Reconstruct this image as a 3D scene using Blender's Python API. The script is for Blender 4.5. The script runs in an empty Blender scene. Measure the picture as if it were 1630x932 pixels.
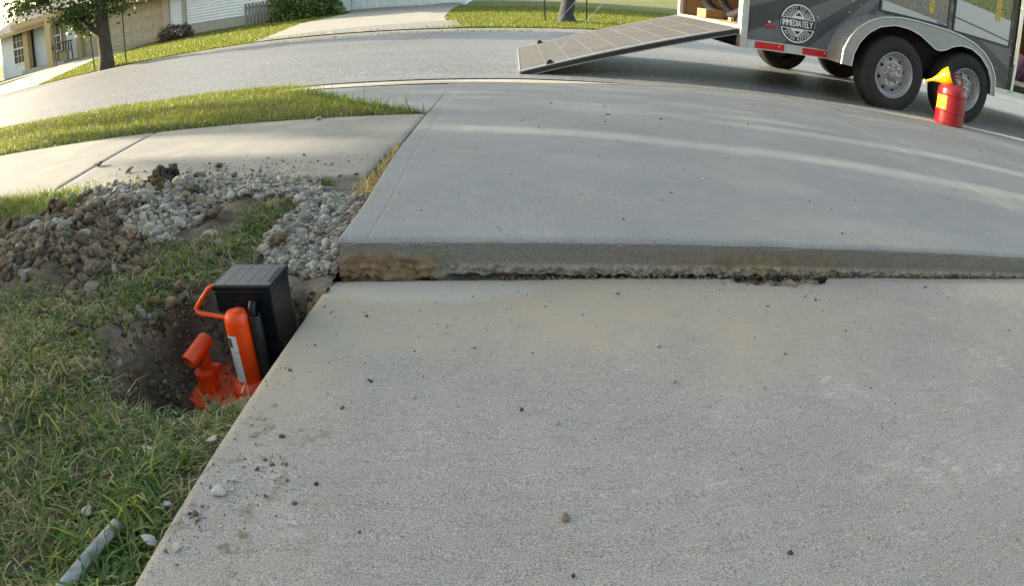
import bpy, bmesh, math, random
import numpy as np
from mathutils import Matrix, Vector

random.seed(7)
rng = np.random.default_rng(11)
SC = bpy.context.scene
COL = SC.collection
PI = math.pi

# ------------------------------------------------------------------ camera (wide action-camera lens, low on the drive)
def rx(a): return Matrix.Rotation(a, 4, 'X')
def rz(a): return Matrix.Rotation(a, 4, 'Z')
cam_data = bpy.data.cameras.new('camera')
cam = bpy.data.objects.new('camera', cam_data)
COL.objects.link(cam)
SC.camera = cam
cam_data.type = 'PANO'
cam_data.panorama_type = 'FISHEYE_LENS_POLYNOMIAL'
cam_data.sensor_width = 36.0
cam_data.sensor_fit = 'HORIZONTAL'
FMM = 954.0 * 36.0 / 1630.0
cam_data.fisheye_fov = math.radians(170)
cam_data.fisheye_polynomial_k0 = 0.0
cam_data.fisheye_polynomial_k1 = -1.0 / FMM
cam_data.fisheye_polynomial_k2 = 0.0
cam_data.fisheye_polynomial_k3 = 0.0
cam_data.fisheye_polynomial_k4 = 0.0
cam_data.clip_start = 0.02
cam_data.clip_end = 2000
cam.matrix_world = (Matrix.Translation((0, 0, 0.40)) @ rz(math.radians(-0.07)) @ rx(math.radians(-25.5))
                    @ rx(PI / 2) @ rz(math.radians(0.3)))

# ------------------------------------------------------------------ sky and sun (low evening sun from the left)
SUN_EL = math.radians(15.0)
SUN_DX, SUN_DY = 0.963, -0.27            # horizontal travel direction of the light
world = bpy.data.worlds.new('World')
SC.world = world
world.use_nodes = True
wn = world.node_tree.nodes
wl = world.node_tree.links
wn.clear()
wo = wn.new('ShaderNodeOutputWorld')
wb = wn.new('ShaderNodeBackground')
sky = wn.new('ShaderNodeTexSky')
sky.sky_type = 'NISHITA'
sky.sun_disc = False
sky.sun_elevation = SUN_EL
sky.sun_rotation = math.atan2(-SUN_DX, -SUN_DY)
sky.air_density = 1.0
sky.dust_density = 2.0
sky.ozone_density = 0.6
wb.inputs['Strength'].default_value = 0.15
wl.new(sky.outputs[0], wb.inputs[0])
wl.new(wb.outputs[0], wo.inputs[0])
sun_data = bpy.data.lights.new('sun', 'SUN')
sun_data.energy = 4.1
sun_data.angle = math.radians(0.53)
sun_data.color = (1.0, 0.945, 0.86)
sun = bpy.data.objects.new('sun', sun_data)
COL.objects.link(sun)
_d = Vector((SUN_DX * math.cos(SUN_EL), SUN_DY * math.cos(SUN_EL), -math.sin(SUN_EL)))
sun.rotation_euler = _d.to_track_quat('-Z', 'Y').to_euler()
sun.location = (-20, 8, 12)
SC.view_settings.view_transform = 'Standard'
SC.view_settings.look = 'None'
SC.view_settings.exposure = 1.93
SC.view_settings.use_white_balance = True
SC.view_settings.white_balance_temperature = 7800
SC.view_settings.white_balance_tint = 6
SC.view_settings.gamma = 1.0
SC.view_settings.use_curve_mapping = False
SC.cycles.max_bounces = 6
SC.cycles.diffuse_bounces = 3

# ------------------------------------------------------------------ numpy noise
def _h(i, j, k, s):
    n = (i * 374761393 + j * 668265263 + k * 2147483647 + s * 1274126177) & 0xffffffff
    n = ((n ^ (n >> 13)) * 1274126177) & 0xffffffff
    n = (n ^ (n >> 16)) & 0xffffffff
    return n / 4294967295.0
def vnoise(x, y, z=0.0, seed=0):
    x, y, z = np.broadcast_arrays(np.asarray(x, float), np.asarray(y, float), np.asarray(z, float))
    i, j, k = np.floor(x).astype(np.int64), np.floor(y).astype(np.int64), np.floor(z).astype(np.int64)
    u, v, w = x - i, y - j, z - k
    u, v, w = [t * t * (3 - 2 * t) for t in (u, v, w)]
    r = 0
    for a in (0, 1):
        for b in (0, 1):
            for c in (0, 1):
                r = r + _h(i + a, j + b, k + c, seed) * (u if a else 1 - u) * (v if b else 1 - v) * (w if c else 1 - w)
    return r * 2 - 1
def fbm(x, y, z=0.0, oct=4, seed=0, gain=0.5):
    r, a, f = 0, 1.0, 1.0
    for o in range(oct):
        r = r + a * vnoise(np.asarray(x) * f, np.asarray(y) * f, np.asarray(z) * f, seed + o)
        a *= gain; f *= 2.03
    return r
def sstep(a, b, x):
    t = np.clip((np.asarray(x, float) - a) / (b - a), 0, 1)
    return t * t * (3 - 2 * t)

# ------------------------------------------------------------------ materials
def new_mat(name):
    m = bpy.data.materials.new(name)
    m.use_nodes = True
    nt = m.node_tree
    return m, nt, nt.nodes['Principled BSDF']
class N:
    """small node-graph helper"""
    def __init__(s, nt): s.nt = nt
    def node(s, t, **kw):
        n = s.nt.nodes.new(t)
        for k, v in kw.items(): setattr(n, k, v)
        return n
    def link(s, a, b): s.nt.links.new(a, b)
    def pos(s):
        return s.node('ShaderNodeNewGeometry').outputs['Position']
    def obj(s):
        return s.node('ShaderNodeTexCoord').outputs['Object']
    def scale(s, v, sc):
        n = s.node('ShaderNodeMapping'); n.inputs['Scale'].default_value = sc; s.link(v, n.inputs['Vector']); return n.outputs[0]
    def noise(s, v, sc, detail=4, rough=0.55):
        n = s.node('ShaderNodeTexNoise'); n.inputs['Scale'].default_value = sc
        n.inputs['Detail'].default_value = detail; n.inputs['Roughness'].default_value = rough
        s.link(v, n.inputs['Vector']); return n.outputs['Fac']
    def vor(s, v, sc, feat='F1'):
        n = s.node('ShaderNodeTexVoronoi', feature=feat); n.inputs['Scale'].default_value = sc
        s.link(v, n.inputs['Vector']); return n
    def ramp(s, f, stops):
        n = s.node('ShaderNodeValToRGB'); e = n.color_ramp.elements
        while len(e) > 1: e.remove(e[-1])
        for i, (p, c) in enumerate(stops):
            if not isinstance(c, (tuple, list)): c = (c, c, c)
            el = e[0] if i == 0 else e.new(p)
            el.position = p; el.color = (*c[:3], 1)
        s.link(f, n.inputs[0]); return n.outputs[0]
    def mr(s, f, a, b, c=0.0, d=1.0, smooth=True):
        n = s.node('ShaderNodeMapRange', interpolation_type='SMOOTHSTEP' if smooth else 'LINEAR')
        s.link(f, n.inputs[0])
        for i, v in zip((1, 2, 3, 4), (a, b, c, d)): n.inputs[i].default_value = v
        return n.outputs[0]
    def math(s, op, a, b=None, c=None):
        n = s.node('ShaderNodeMath', operation=op)
        for i, v in enumerate((a, b, c)):
            if v is None: continue
            if isinstance(v, (int, float)): n.inputs[i].default_value = v
            else: s.link(v, n.inputs[i])
        return n.outputs[0]
    def mix(s, f, a, b, mode='MIX'):
        n = s.node('ShaderNodeMix', data_type='RGBA', blend_type=mode)
        for idx, v in ((0, f), (6, a), (7, b)):
            if isinstance(v, (int, float)): n.inputs[idx].default_value = v
            elif isinstance(v, tuple): n.inputs[idx].default_value = (*v[:3], 1)
            else: s.link(v, n.inputs[idx])
        return n.outputs[2]
    def sep(s, v):
        n = s.node('ShaderNodeSeparateXYZ'); s.link(v, n.inputs[0]); return n.outputs
    def bump(s, h, strength, dist, prev=None):
        n = s.node('ShaderNodeBump'); n.inputs['Strength'].default_value = strength; n.inputs['Distance'].default_value = dist
        s.link(h, n.inputs['Height'])
        if prev is not None: s.link(prev, n.inputs['Normal'])
        return n.outputs[0]
    def attr(s, name):
        return s.node('ShaderNodeAttribute', attribute_name=name).outputs['Color']
    def rand(s):
        return s.node('ShaderNodeObjectInfo').outputs['Random']

def plain(name, col, rough=0.6, metal=0.0, var=0.12, scale=20.0, bump=0.0, spec=0.5, coat=0.0):
    m, nt, b = new_mat(name)
    g = N(nt); v = g.obj()
    f = g.noise(v, scale, 5)
    c = g.ramp(f, [(0.25, tuple(x * (1 - var) for x in col)), (0.75, tuple(min(1, x * (1 + var)) for x in col))])
    g.link(c, b.inputs['Base Color'])
    r = g.mr(f, 0.2, 0.8, max(0, rough - 0.08), min(1, rough + 0.08)); g.link(r, b.inputs['Roughness'])
    b.inputs['Metallic'].default_value = metal
    b.inputs['Specular IOR Level'].default_value = spec
    b.inputs['Coat Weight'].default_value = coat
    if bump: g.link(g.bump(g.noise(v, scale * 3, 4), bump, 0.01), b.inputs['Normal'])
    return m

def attr_mat(name, rough=0.8, scale=60.0, var=0.25, bump=0.3, trans=0.0, spec=0.3):
    """colour comes from the per-piece colour attribute, broken up by noise"""
    m, nt, b = new_mat(name)
    g = N(nt)
    c0 = g.attr('Col')
    f = g.noise(g.pos(), scale, 5)
    k = g.ramp(f, [(0.25, 1 - var), (0.75, 1 + var)])
    g.link(g.mix(1.0, c0, k, 'MULTIPLY'), b.inputs['Base Color'])
    b.inputs['Roughness'].default_value = rough
    b.inputs['Specular IOR Level'].default_value = spec
    if bump: g.link(g.bump(f, bump, 0.006), b.inputs['Normal'])
    if trans:
        out = nt.nodes['Material Output']
        t = g.node('ShaderNodeBsdfTranslucent'); g.link(g.mix(1.0, c0, (1.0, 1.0, 0.5), 'MULTIPLY'), t.inputs[0])
        ms = g.node('ShaderNodeMixShader'); ms.inputs[0].default_value = trans
        g.link(b.outputs[0], ms.inputs[1]); g.link(t.outputs[0], ms.inputs[2]); g.link(ms.outputs[0], out.inputs[0])
    return m

def concrete(name, base, tint=(1, 1, 1), broom=0.5, speck=0.35, stain=None, fine=260.0):
    m, nt, b = new_mat(name)
    g = N(nt); p = g.pos()
    big = g.noise(p, 1.6, 5); mid = g.noise(p, 13.0, 5, 0.6)
    c = g.ramp(big, [(0.3, tuple(base * t * 0.93 for t in tint)), (0.7, tuple(base * t * 1.06 for t in tint))])
    c = g.mix(1.0, c, g.ramp(mid, [(0.3, 0.955), (0.7, 1.04)]), 'MULTIPLY')
    fi = g.noise(p, fine, 3, 0.7)
    c = g.mix(speck, c, g.ramp(fi, [(0.30, 0.22), (0.44, 0.80), (0.56, 1.1), (0.72, 1.65)]), 'MULTIPLY')
    br = g.noise(g.scale(p, (30, 360, 30)), 1.0, 4, 0.7)
    c = g.mix(broom * 0.55, c, g.ramp(br, [(0.33, 0.50), (0.44, 0.98), (0.6, 1.04), (0.7, 1.15)]), 'MULTIPLY')
    # pale scuffed spots
    sp = g.noise(p, 31.0, 6, 0.75)
    c = g.mix(g.mr(sp, 0.63, 0.72, 0, 0.35), c, tuple(min(0.8, base * 1.5) for _ in range(3)))
    pt = g.noise(p, 120.0, 4, 0.8)
    c = g.mix(g.mr(pt, 0.66, 0.71, 0, 0.55), c, tuple(base * 0.35 for _ in range(3)))
    sc = g.math('MULTIPLY', g.mr(g.noise(p, 7.0, 6, 0.75), 0.56, 0.66), g.mr(g.noise(g.scale(p, (40, 120, 40)), 1.0, 5, 0.8), 0.50, 0.56))
    c = g.mix(g.math('MULTIPLY', sc, 0.40), c, tuple(min(0.8, base * 1.75 * t) for t in tint))
    if stain: c = stain(g, p, c)
    g.link(c, b.inputs['Base Color'])
    b.inputs['Roughness'].default_value = 0.86
    b.inputs['Specular IOR Level'].default_value = 0.3
    n1 = g.bump(br, 0.22 * broom, 0.0015)
    n2 = g.bump(fi, 0.45, 0.002, n1)
    g.link(n2, b.inputs['Normal'])
    return m

def stain_near(g, p, c):
    x, y, z = g.sep(p)
    n = g.noise(p, 3.2, 5, 0.6); n2 = g.noise(p, 11.0, 5, 0.65)
    ny = g.math('ADD', y, g.math('MULTIPLY', g.math('SUBTRACT', n, 0.5), 0.75))
    tan = g.math('MULTIPLY', g.mr(ny, 0.62, 0.90), g.mr(x, 0.75, 0.25, 0.25, 1.0))
    edge = g.mr(g.math('ADD', x, g.math('MULTIPLY', n2, 0.10)), -0.29, -0.12, 1.0, 0.0)
    edge = g.math('MULTIPLY', edge, g.mr(y, 0.45, 0.7))
    k = g.math('MULTIPLY', g.math('MAXIMUM', tan, edge), g.mr(n2, 0.25, 0.65, 0.45, 0.85))
    c = g.mix(k, c, (0.355, 0.308, 0.228))
    # pale cement smear by the broken corner of the step
    dx = g.math('MULTIPLY', g.math('ADD', x, 0.17), 4.0); dy = g.math('MULTIPLY', g.math('SUBTRACT', y, 1.005), 15.0)
    d2 = g.math('ADD', g.math('MULTIPLY', dx, dx), g.math('MULTIPLY', dy, dy))
    s = g.math('MULTIPLY', g.mr(g.math('ADD', d2, g.math('MULTIPLY', n2, 0.9)), 0.5, 1.6, 0.55, 0.0), 1.0)
    c = g.mix(s, c, (0.41, 0.41, 0.385))
    # earth trodden onto the slab near its edge
    e = g.math('MULTIPLY', g.mr(g.noise(p, 24.0, 6, 0.72), 0.54, 0.66), g.mr(x, -0.12, -0.27, 0.0, 1.0))
    e = g.math('MULTIPLY', e, g.mr(y, 0.66, 0.5, 0.0, 1.0))
    return g.mix(g.math('MULTIPLY', e, 0.75), c, (0.13, 0.095, 0.06))
def stain_face(g, p, c):
    x, y, z = g.sep(p)
    n = g.noise(p, 9.0, 6, 0.7); n2 = g.noise(p, 45.0, 5, 0.7)
    low = g.mr(g.math('ADD', z, g.math('MULTIPLY', g.math('SUBTRACT', n, 0.5), 0.05)), -0.022, -0.042, 0.0, 1.0)
    xa = g.mr(g.math('ADD', x, g.math('MULTIPLY', n, 0.08)), -0.13, -0.07, 1.0, 0.0)
    k = g.math('MULTIPLY', low, xa)
    rust = g.ramp(n2, [(0.3, (0.105, 0.068, 0.035)), (0.7, (0.27, 0.185, 0.10))])
    c = g.mix(g.math('MULTIPLY', k, 0.92), c, rust)
    xb = g.math('MULTIPLY', g.mr(x, 0.22, 0.40), g.mr(x, 0.78, 0.64))
    k2 = g.math('MULTIPLY', g.math('MULTIPLY', xb, g.mr(z, -0.012, -0.04)), g.mr(n, 0.3, 0.55))
    c = g.mix(g.math('MULTIPLY', k2, 0.85), c, g.ramp(n2, [(0.3, (0.10, 0.075, 0.04)), (0.7, (0.27, 0.20, 0.11))]))
    c = g.mix(g.math('MULTIPLY', g.mr(n, 0.5, 0.68), 0.4), c, (0.16, 0.15, 0.12))
    # fresh broken concrete at the foot of the slab
    f = g.math('MULTIPLY', g.mr(z, -0.050, -0.056), g.math('SUBTRACT', 1.0, k))
    return g.mix(g.math('MULTIPLY', f, 0.6), c, g.ramp(n2, [(0.3, (0.15, 0.135, 0.11)), (0.7, (0.38, 0.35, 0.295))]))
def stain_walk(g, p, c):
    n = g.noise(p, 2.4, 5, 0.6)
    x, y, z = g.sep(p)
    k = g.math('MULTIPLY', g.mr(n, 0.45, 0.7), 0.45)
    c = g.mix(k, c, (0.45, 0.40, 0.30))
    d = g.math('MULTIPLY', g.mr(y, 1.95, 1.66), g.mr(g.noise(p, 17.0, 6, 0.7), 0.45, 0.65))
    return g.mix(g.math('MULTIPLY', d, 0.55), c, (0.20, 0.15, 0.10))
def stain_far(g, p, c):
    n = g.noise(p, 2.0, 5, 0.6)
    c = g.mix(g.math('MULTIPLY', g.mr(n, 0.5, 0.75), 0.3), c, (0.42, 0.38, 0.31))
    x, y, z = g.sep(p)
    d = g.math('MULTIPLY', g.mr(g.noise(p, 40.0, 6, 0.75), 0.63, 0.70), g.mr(y, 1.5, 1.15))
    return g.mix(g.math('MULTIPLY', d, 0.5), c, (0.16, 0.12, 0.09))

M = {}
M['slab'] = concrete('broomed_concrete', 0.315, (1.0, 0.952, 0.88), 0.85, 1.0, stain_near, 560.0)
M['apron'] = concrete('grey_concrete', 0.255, (0.98, 1.0, 0.985), 0.30, 0.6, stain_far, 380.0)
M['face'] = concrete('slab_face_concrete', 0.185, (1.0, 0.97, 0.91), 0.0, 0.5, stain_face, 200.0)
M['walk'] = concrete('walk_concrete', 0.255, (1.0, 0.955, 0.865), 0.30, 0.35, stain_walk, 200.0)
M['gutter'] = concrete('gutter_concrete', 0.36, (1.0, 0.94, 0.80), 0.1, 0.5, None, 90.0)
M['drive'] = concrete('pale_drive_concrete', 0.34, (1.0, 0.95, 0.84), 0.1, 0.3, None, 30.0)
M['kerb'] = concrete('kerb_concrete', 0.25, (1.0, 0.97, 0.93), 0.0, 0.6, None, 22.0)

def asphalt():
    m, nt, b = new_mat('worn_asphalt')
    g = N(nt); p = g.pos()
    big = g.noise(p, 0.5, 5); vo = g.vor(p, 55.0); fi = g.noise(p, 70.0, 3, 0.7)
    c = g.ramp(big, [(0.3, (0.118, 0.117, 0.117)), (0.7, (0.148, 0.147, 0.147))])
    c = g.mix(0.75, c, g.ramp(g.sep(vo.outputs['Color'])[0], [(0.0, 0.40), (0.6, 0.98), (0.88, 1.5), (1.0, 2.9)]), 'MULTIPLY')
    c = g.mix(0.5, c, g.ramp(fi, [(0.3, 0.5), (0.7, 1.4)]), 'MULTIPLY')
    tw = g.noise(g.scale(p, (0.15, 1.6, 1)), 1.0, 4)
    c = g.mix(g.mr(tw, 0.45, 0.65, 0, 0.35), c, (0.175, 0.174, 0.173))
    g.link(c, b.inputs['Base Color']); b.inputs['Roughness'].default_value = 0.55; b.inputs['Specular IOR Level'].default_value = 0.9
    n1 = g.bump(vo.outputs['Distance'], 0.5, 0.006)
    g.link(g.bump(fi, 0.4, 0.004, n1), b.inputs['Normal'])
    return m
M['asphalt'] = asphalt()

def soil(name, a, bcol, dry):
    m, nt, b = new_mat(name)
    g = N(nt); p = g.pos()
    n1 = g.noise(p, 9.0, 6, 0.65); n2 = g.noise(p, 70.0, 5, 0.7)
    c = g.ramp(n1, [(0.3, a), (0.55, bcol), (0.75, dry)])
    c = g.mix(0.7, c, g.ramp(n2, [(0.25, 0.5), (0.75, 1.45)]), 'MULTIPLY')
    if name == 'dug_soil':
        x, y, z = g.sep(p)
        k = g.math('MULTIPLY', g.mr(x, -0.58, -0.46), g.mr(y, 0.90, 1.04))
        k = g.math('MULTIPLY', k, g.mr(z, -0.16, -0.10))
        c = g.mix(g.math('MULTIPLY', k, g.mr(n1, 0.25, 0.6, 0.45, 0.9)), c, g.ramp(n2, [(0.25, (0.17, 0.14, 0.105)), (0.75, (0.33, 0.28, 0.215))]))
    g.link(c, b.inputs['Base Color']); b.inputs['Roughness'].default_value = 0.92
    b.inputs['Specular IOR Level'].default_value = 0.25
    g.link(g.bump(n2, 0.8, 0.008, g.bump(n1, 0.5, 0.03)), b.inputs['Normal'])
    return m
M['soil'] = soil('dug_soil', (0.075, 0.056, 0.039), (0.175, 0.134, 0.094), (0.33, 0.265, 0.19))
M['turf'] = soil('lawn_soil', (0.06, 0.065, 0.028), (0.085, 0.095, 0.035), (0.13, 0.12, 0.06))
M['clod'] = attr_mat('soil_clod', 0.95, 75.0, 0.55, 1.0)
M['stone'] = attr_mat('river_stone', 0.75, 120.0, 0.16, 0.25)
M['blade'] = attr_mat('grass_blade', 0.5, 30.0, 0.15, 0.0, 0.45, 0.35)
M['leaf'] = attr_mat('tree_leaf', 0.45, 5.0, 0.2, 0.0, 0.22, 0.4)
def far_lawn():
    m, nt, b = new_mat('far_lawn_grass')
    g = N(nt); p = g.pos()
    n1 = g.noise(p, 0.7, 5); n2 = g.noise(p, 14.0, 5, 0.7)
    c = g.ramp(n1, [(0.3, (0.10, 0.125, 0.028)), (0.7, (0.17, 0.18, 0.048))])
    c = g.mix(0.8, c, g.ramp(n2, [(0.25, 0.5), (0.75, 1.5)]), 'MULTIPLY')
    g.link(c, b.inputs['Base Color']); b.inputs['Roughness'].default_value = 0.9
    g.link(g.bump(n2, 1.0, 0.08), b.inputs['Normal'])
    return m
M['farlawn'] = far_lawn()
def bark():
    m, nt, b = new_mat('tree_bark')
    g = N(nt); p = g.scale(g.pos(), (14, 14, 3.0))
    n = g.noise(p, 1.0, 6, 0.7)
    g.link(g.ramp(n, [(0.3, (0.022, 0.017, 0.014)), (0.7, (0.085, 0.066, 0.052))]), b.inputs['Base Color'])
    b.inputs['Roughness'].default_value = 0.9
    g.link(g.bump(n, 1.0, 0.03), b.inputs['Normal'])
    return m
M['bark'] = bark()

M['greybark'] = plain('grey_bark', (0.030, 0.034, 0.038), 0.9, 0, 0.4, 8, 0.6)
def painted(name, col, rough=0.35, dust=0.35, dcol=(0.23, 0.19, 0.14), scale=40.0):
    """painted metal with dust settled on faces that look up, scuffs"""
    m, nt, b = new_mat(name)
    g = N(nt); v = g.obj()
    n = g.noise(v, scale, 6, 0.7); n2 = g.noise(v, scale * 5, 4, 0.7)
    c = g.ramp(n, [(0.3, tuple(x * 0.85 for x in col)), (0.7, tuple(min(1, x * 1.1) for x in col))])
    geo = g.node('ShaderNodeNewGeometry')
    nz = g.sep(geo.outputs['Normal'])[2]
    k = g.math('MULTIPLY', g.mr(nz, 0.2, 0.95), g.mr(g.math('ADD', n, g.math('MULTIPLY', n2, 0.3)), 0.45, 0.75))
    k = g.math('ADD', g.math('MULTIPLY', k, dust), g.math('MULTIPLY', g.mr(n2, 0.62, 0.72), dust * 0.5))
    c = g.mix(k, c, dcol)
    ch = g.math('MULTIPLY', g.mr(g.noise(v, scale * 2.2, 6, 0.8), 0.63, 0.67), g.mr(n, 0.42, 0.55))
    c = g.mix(g.math('MULTIPLY', ch, 0.75), c, tuple(0.25 * x + 0.03 for x in col))
    gr = g.mr(g.noise(v, scale * 0.5, 6, 0.75), 0.52, 0.68, 0, 0.38)
    c = g.mix(gr, c, tuple(0.45 * x + 0.012 for x in col))
    g.link(c, b.inputs['Base Color'])
    g.link(g.mr(k, 0, 0.6, rough, 0.8), b.inputs['Roughness'])
    g.link(g.bump(n2, 0.08, 0.003), b.inputs['Normal'])
    return m
M['orange'] = painted('orange_enamel', (0.85, 0.060, 0.004), 0.40, 0.45, (0.30, 0.09, 0.04))
M['black'] = painted('black_enamel', (0.005, 0.008, 0.011), 0.30, 0.14, (0.020, 0.028, 0.036), 30.0)
M['black'].node_tree.nodes['Principled BSDF'].inputs['Specular IOR Level'].default_value = 0.28
M['spring'] = plain('spring_steel', (0.035, 0.035, 0.037), 0.42, 0.6, 0.3, 80)
M['decal'] = plain('label_white', (0.62, 0.62, 0.64), 0.4, 0, 0.06, 50)
M['ink'] = plain('label_ink', (0.07, 0.07, 0.08), 0.5)
M['greyink'] = plain('label_grey_ink', (0.17, 0.17, 0.20), 0.5)
M['red'] = painted('red_enamel', (0.25, 0.006, 0.016), 0.30, 0.12, (0.35, 0.2, 0.18), 14.0)
M['redmetal'] = plain('dull_red_fitting', (0.20, 0.02, 0.035), 0.45, 0.2)
M['yellow'] = plain('yellow_plastic', (0.66, 0.34, 0.006), 0.38, 0, 0.08, 8)
M['yellowlabel'] = plain('yellow_label', (0.60, 0.52, 0.015), 0.5, 0, 0.1, 30)
M['chrome'] = plain('bright_metal', (0.62, 0.62, 0.60), 0.25, 1.0)
M['alu'] = plain('brushed_aluminium', (0.56, 0.58, 0.60), 0.38, 0.85, 0.10, 30)
M['alu_dull'] = plain('dull_aluminium', (0.27, 0.285, 0.30), 0.48, 0.5, 0.12, 12)
M['wheel'] = plain('silver_wheel_paint', (0.25, 0.265, 0.28), 0.42, 0.3, 0.10, 25)
M['rubber'] = plain('tyre_rubber', (0.020, 0.020, 0.021), 0.78, 0, 0.3, 20, 0.1, 0.3)
M['dark'] = plain('dark_cavity', (0.010, 0.010, 0.011), 0.8)
M['blackframe'] = plain('black_trim', (0.016, 0.016, 0.018), 0.45)
M['tapered'] = plain('red_reflector', (0.50, 0.012, 0.018), 0.28, 0, 0.12, 60)
M['tapewhite'] = plain('white_reflector', (0.42, 0.45, 0.45), 0.35, 0, 0.1, 60)
M['ply'] = plain('plywood', (0.27, 0.145, 0.06), 0.7, 0, 0.25, 7)
M['plypale'] = plain('pale_ply', (0.40, 0.33, 0.22), 0.7, 0, 0.18, 9)
M['seam'] = plain('pale_seam', (0.23, 0.22, 0.20), 0.8)
M['jointsoil'] = plain('joint_earth', (0.055, 0.046, 0.036), 0.95, 0, 0.4, 60)
M['hose'] = plain('black_hose', (0.022, 0.022, 0.023), 0.5, 0, 0.2, 30)
M['white'] = plain('white_paint', (0.74, 0.75, 0.76), 0.55, 0, 0.04, 6)
M['siding'] = plain('white_siding', (0.72, 0.74, 0.76), 0.6, 0, 0.05, 2)
M['taupe'] = plain('taupe_siding', (0.22, 0.20, 0.17), 0.7, 0, 0.06, 3)
M['tan'] = plain('tan_trim', (0.40, 0.30, 0.155), 0.6, 0, 0.07, 5)
M['tandoor'] = plain('tan_garage_door', (0.40, 0.33, 0.22), 0.55, 0, 0.05, 3)
M['roof'] = plain('grey_shingle', (0.19, 0.165, 0.145), 0.9, 0, 0.3, 7, 0.5)
M['found'] = plain('foundation_concrete', (0.36, 0.34, 0.29), 0.9, 0, 0.12, 4, 0.2)
M['glass'] = plain('window_glass', (0.022, 0.028, 0.030), 0.10, 0, 0.1, 2, 0, 0.25)
M['oldwood'] = plain('weathered_wood', (0.20, 0.19, 0.18), 0.9, 0, 0.3, 6, 0.4)
M['iron'] = plain('black_iron', (0.02, 0.02, 0.022), 0.5, 0.3)
M['stake'] = plain('dark_green_stake', (0.022, 0.034, 0.030), 0.6)
M['pipe'] = plain('weathered_grey_pipe', (0.27, 0.275, 0.265), 0.9, 0, 0.6, 45, 0.8)
M['letter'] = plain('badge_white', (0.66, 0.69, 0.70), 0.5, 0, 0.04)
M['badgedark'] = plain('badge_black', (0.014, 0.018, 0.022), 0.45)
M['badgegrey'] = plain('badge_grey', (0.22, 0.24, 0.255), 0.5)
M['purple'] = plain('purple_cloth', (0.05, 0.012, 0.035), 0.8)

def trailer_skin():
    """vinyl wrap: sunburst of two greys, printed flat"""
    m, nt, b = new_mat('grey_sunburst_wrap')
    g = N(nt); p = g.obj()
    x, y, z = g.sep(p)
    a = g.math('ARCTAN2', g.math('SUBTRACT', z, 1.31), g.math('SUBTRACT', x, 1.615))
    w = g.math('SINE', g.math('MULTIPLY_ADD', a, 25.0, 0.6))
    k = g.mr(w, 0.05, 0.18)
    n = g.noise(p, 5.0, 4)
    c = g.mix(k, (0.105, 0.114, 0.128), (0.046, 0.050, 0.058))
    c = g.mix(1.0, c, g.ramp(n, [(0.3, 0.92), (0.7, 1.08)]), 'MULTIPLY')
    g.link(c, b.inputs['Base Color']); b.inputs['Roughness'].default_value = 0.33
    return m
M['wrap'] = trailer_skin()

def ramp_top():
    m, nt, b = new_mat('worn_ramp_board')
    g = N(nt); p = g.obj()
    n = g.noise(g.scale(p, (2.0, 9.0, 2.0)), 1.6, 6, 0.7); f = g.noise(p, 130.0, 4, 0.7); b2 = g.noise(p, 3.0, 5)
    c = g.ramp(n, [(0.3, (0.040, 0.042, 0.045)), (0.7, (0.080, 0.081, 0.083))])
    c = g.mix(g.mr(b2, 0.5, 0.72, 0, 0.5), c, (0.108, 0.107, 0.104))
    c = g.mix(0.6, c, g.ramp(f, [(0.3, 0.55), (0.7, 1.4)]), 'MULTIPLY')
    g.link(c, b.inputs['Base Color']); b.inputs['Roughness'].default_value = 0.8
    g.link(g.bump(f, 0.5, 0.003), b.inputs['Normal'])
    return m
M['ramptop'] = ramp_top()

def print_photo(flip):
    """the flat photograph printed on the trailer side: gravel above, pale slabs below, a foliage corner"""
    m, nt, b = new_mat('printed_slab_photo')
    g = N(nt); p = g.obj()
    x, y, z = g.sep(p)
    n = g.noise(p, 30.0, 5, 0.7); n2 = g.noise(p, 90.0, 4, 0.7)
    slope = -0.10 if not flip else -0.06
    off = 1.00 if not flip else 1.20
    ln = g.math('SUBTRACT', z, g.math('MULTIPLY_ADD', g.math('SUBTRACT', x, 1.35 if not flip else 2.27), slope, off))
    slab = g.ramp(n2, [(0.3, (0.36, 0.38, 0.39)), (0.7, (0.46, 0.48, 0.48))])
    if flip:
        up = g.ramp(n, [(0.35, (0.03, 0.05, 0.012)), (0.5, (0.12, 0.15, 0.04)), (0.65, (0.22, 0.21, 0.10))])
    else:
        up = g.ramp(n, [(0.3, (0.09, 0.085, 0.075)), (0.6, (0.21, 0.20, 0.18)), (0.75, (0.30, 0.28, 0.25))])
    c = g.mix(g.mr(ln, -0.004, 0.004), slab, up)
    if flip:
        l2 = g.math('ABSOLUTE', g.math('SUBTRACT', z, g.math('MULTIPLY_ADD', g.math('SUBTRACT', x, 2.27), -0.10, 1.015)))
        c = g.mix(g.mr(l2, 0.010, 0.004), c, (0.02, 0.02, 0.02))
    else:
        l2 = g.math('ABSOLUTE', g.math('SUBTRACT', x, g.math('MULTIPLY_ADD', g.math('SUBTRACT', z, 0.95), -0.9, 2.06)))
        c = g.mix(g.math('MULTIPLY', g.mr(l2, 0.055, 0.045), g.mr(ln, 0.0, -0.004)), c, (0.13, 0.16, 0.19))
    g.link(c, b.inputs['Base Color']); b.inputs['Roughness'].default_value = 0.3
    return m
M['photo_a'] = print_photo(False)
M['photo_b'] = print_photo(True)

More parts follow.
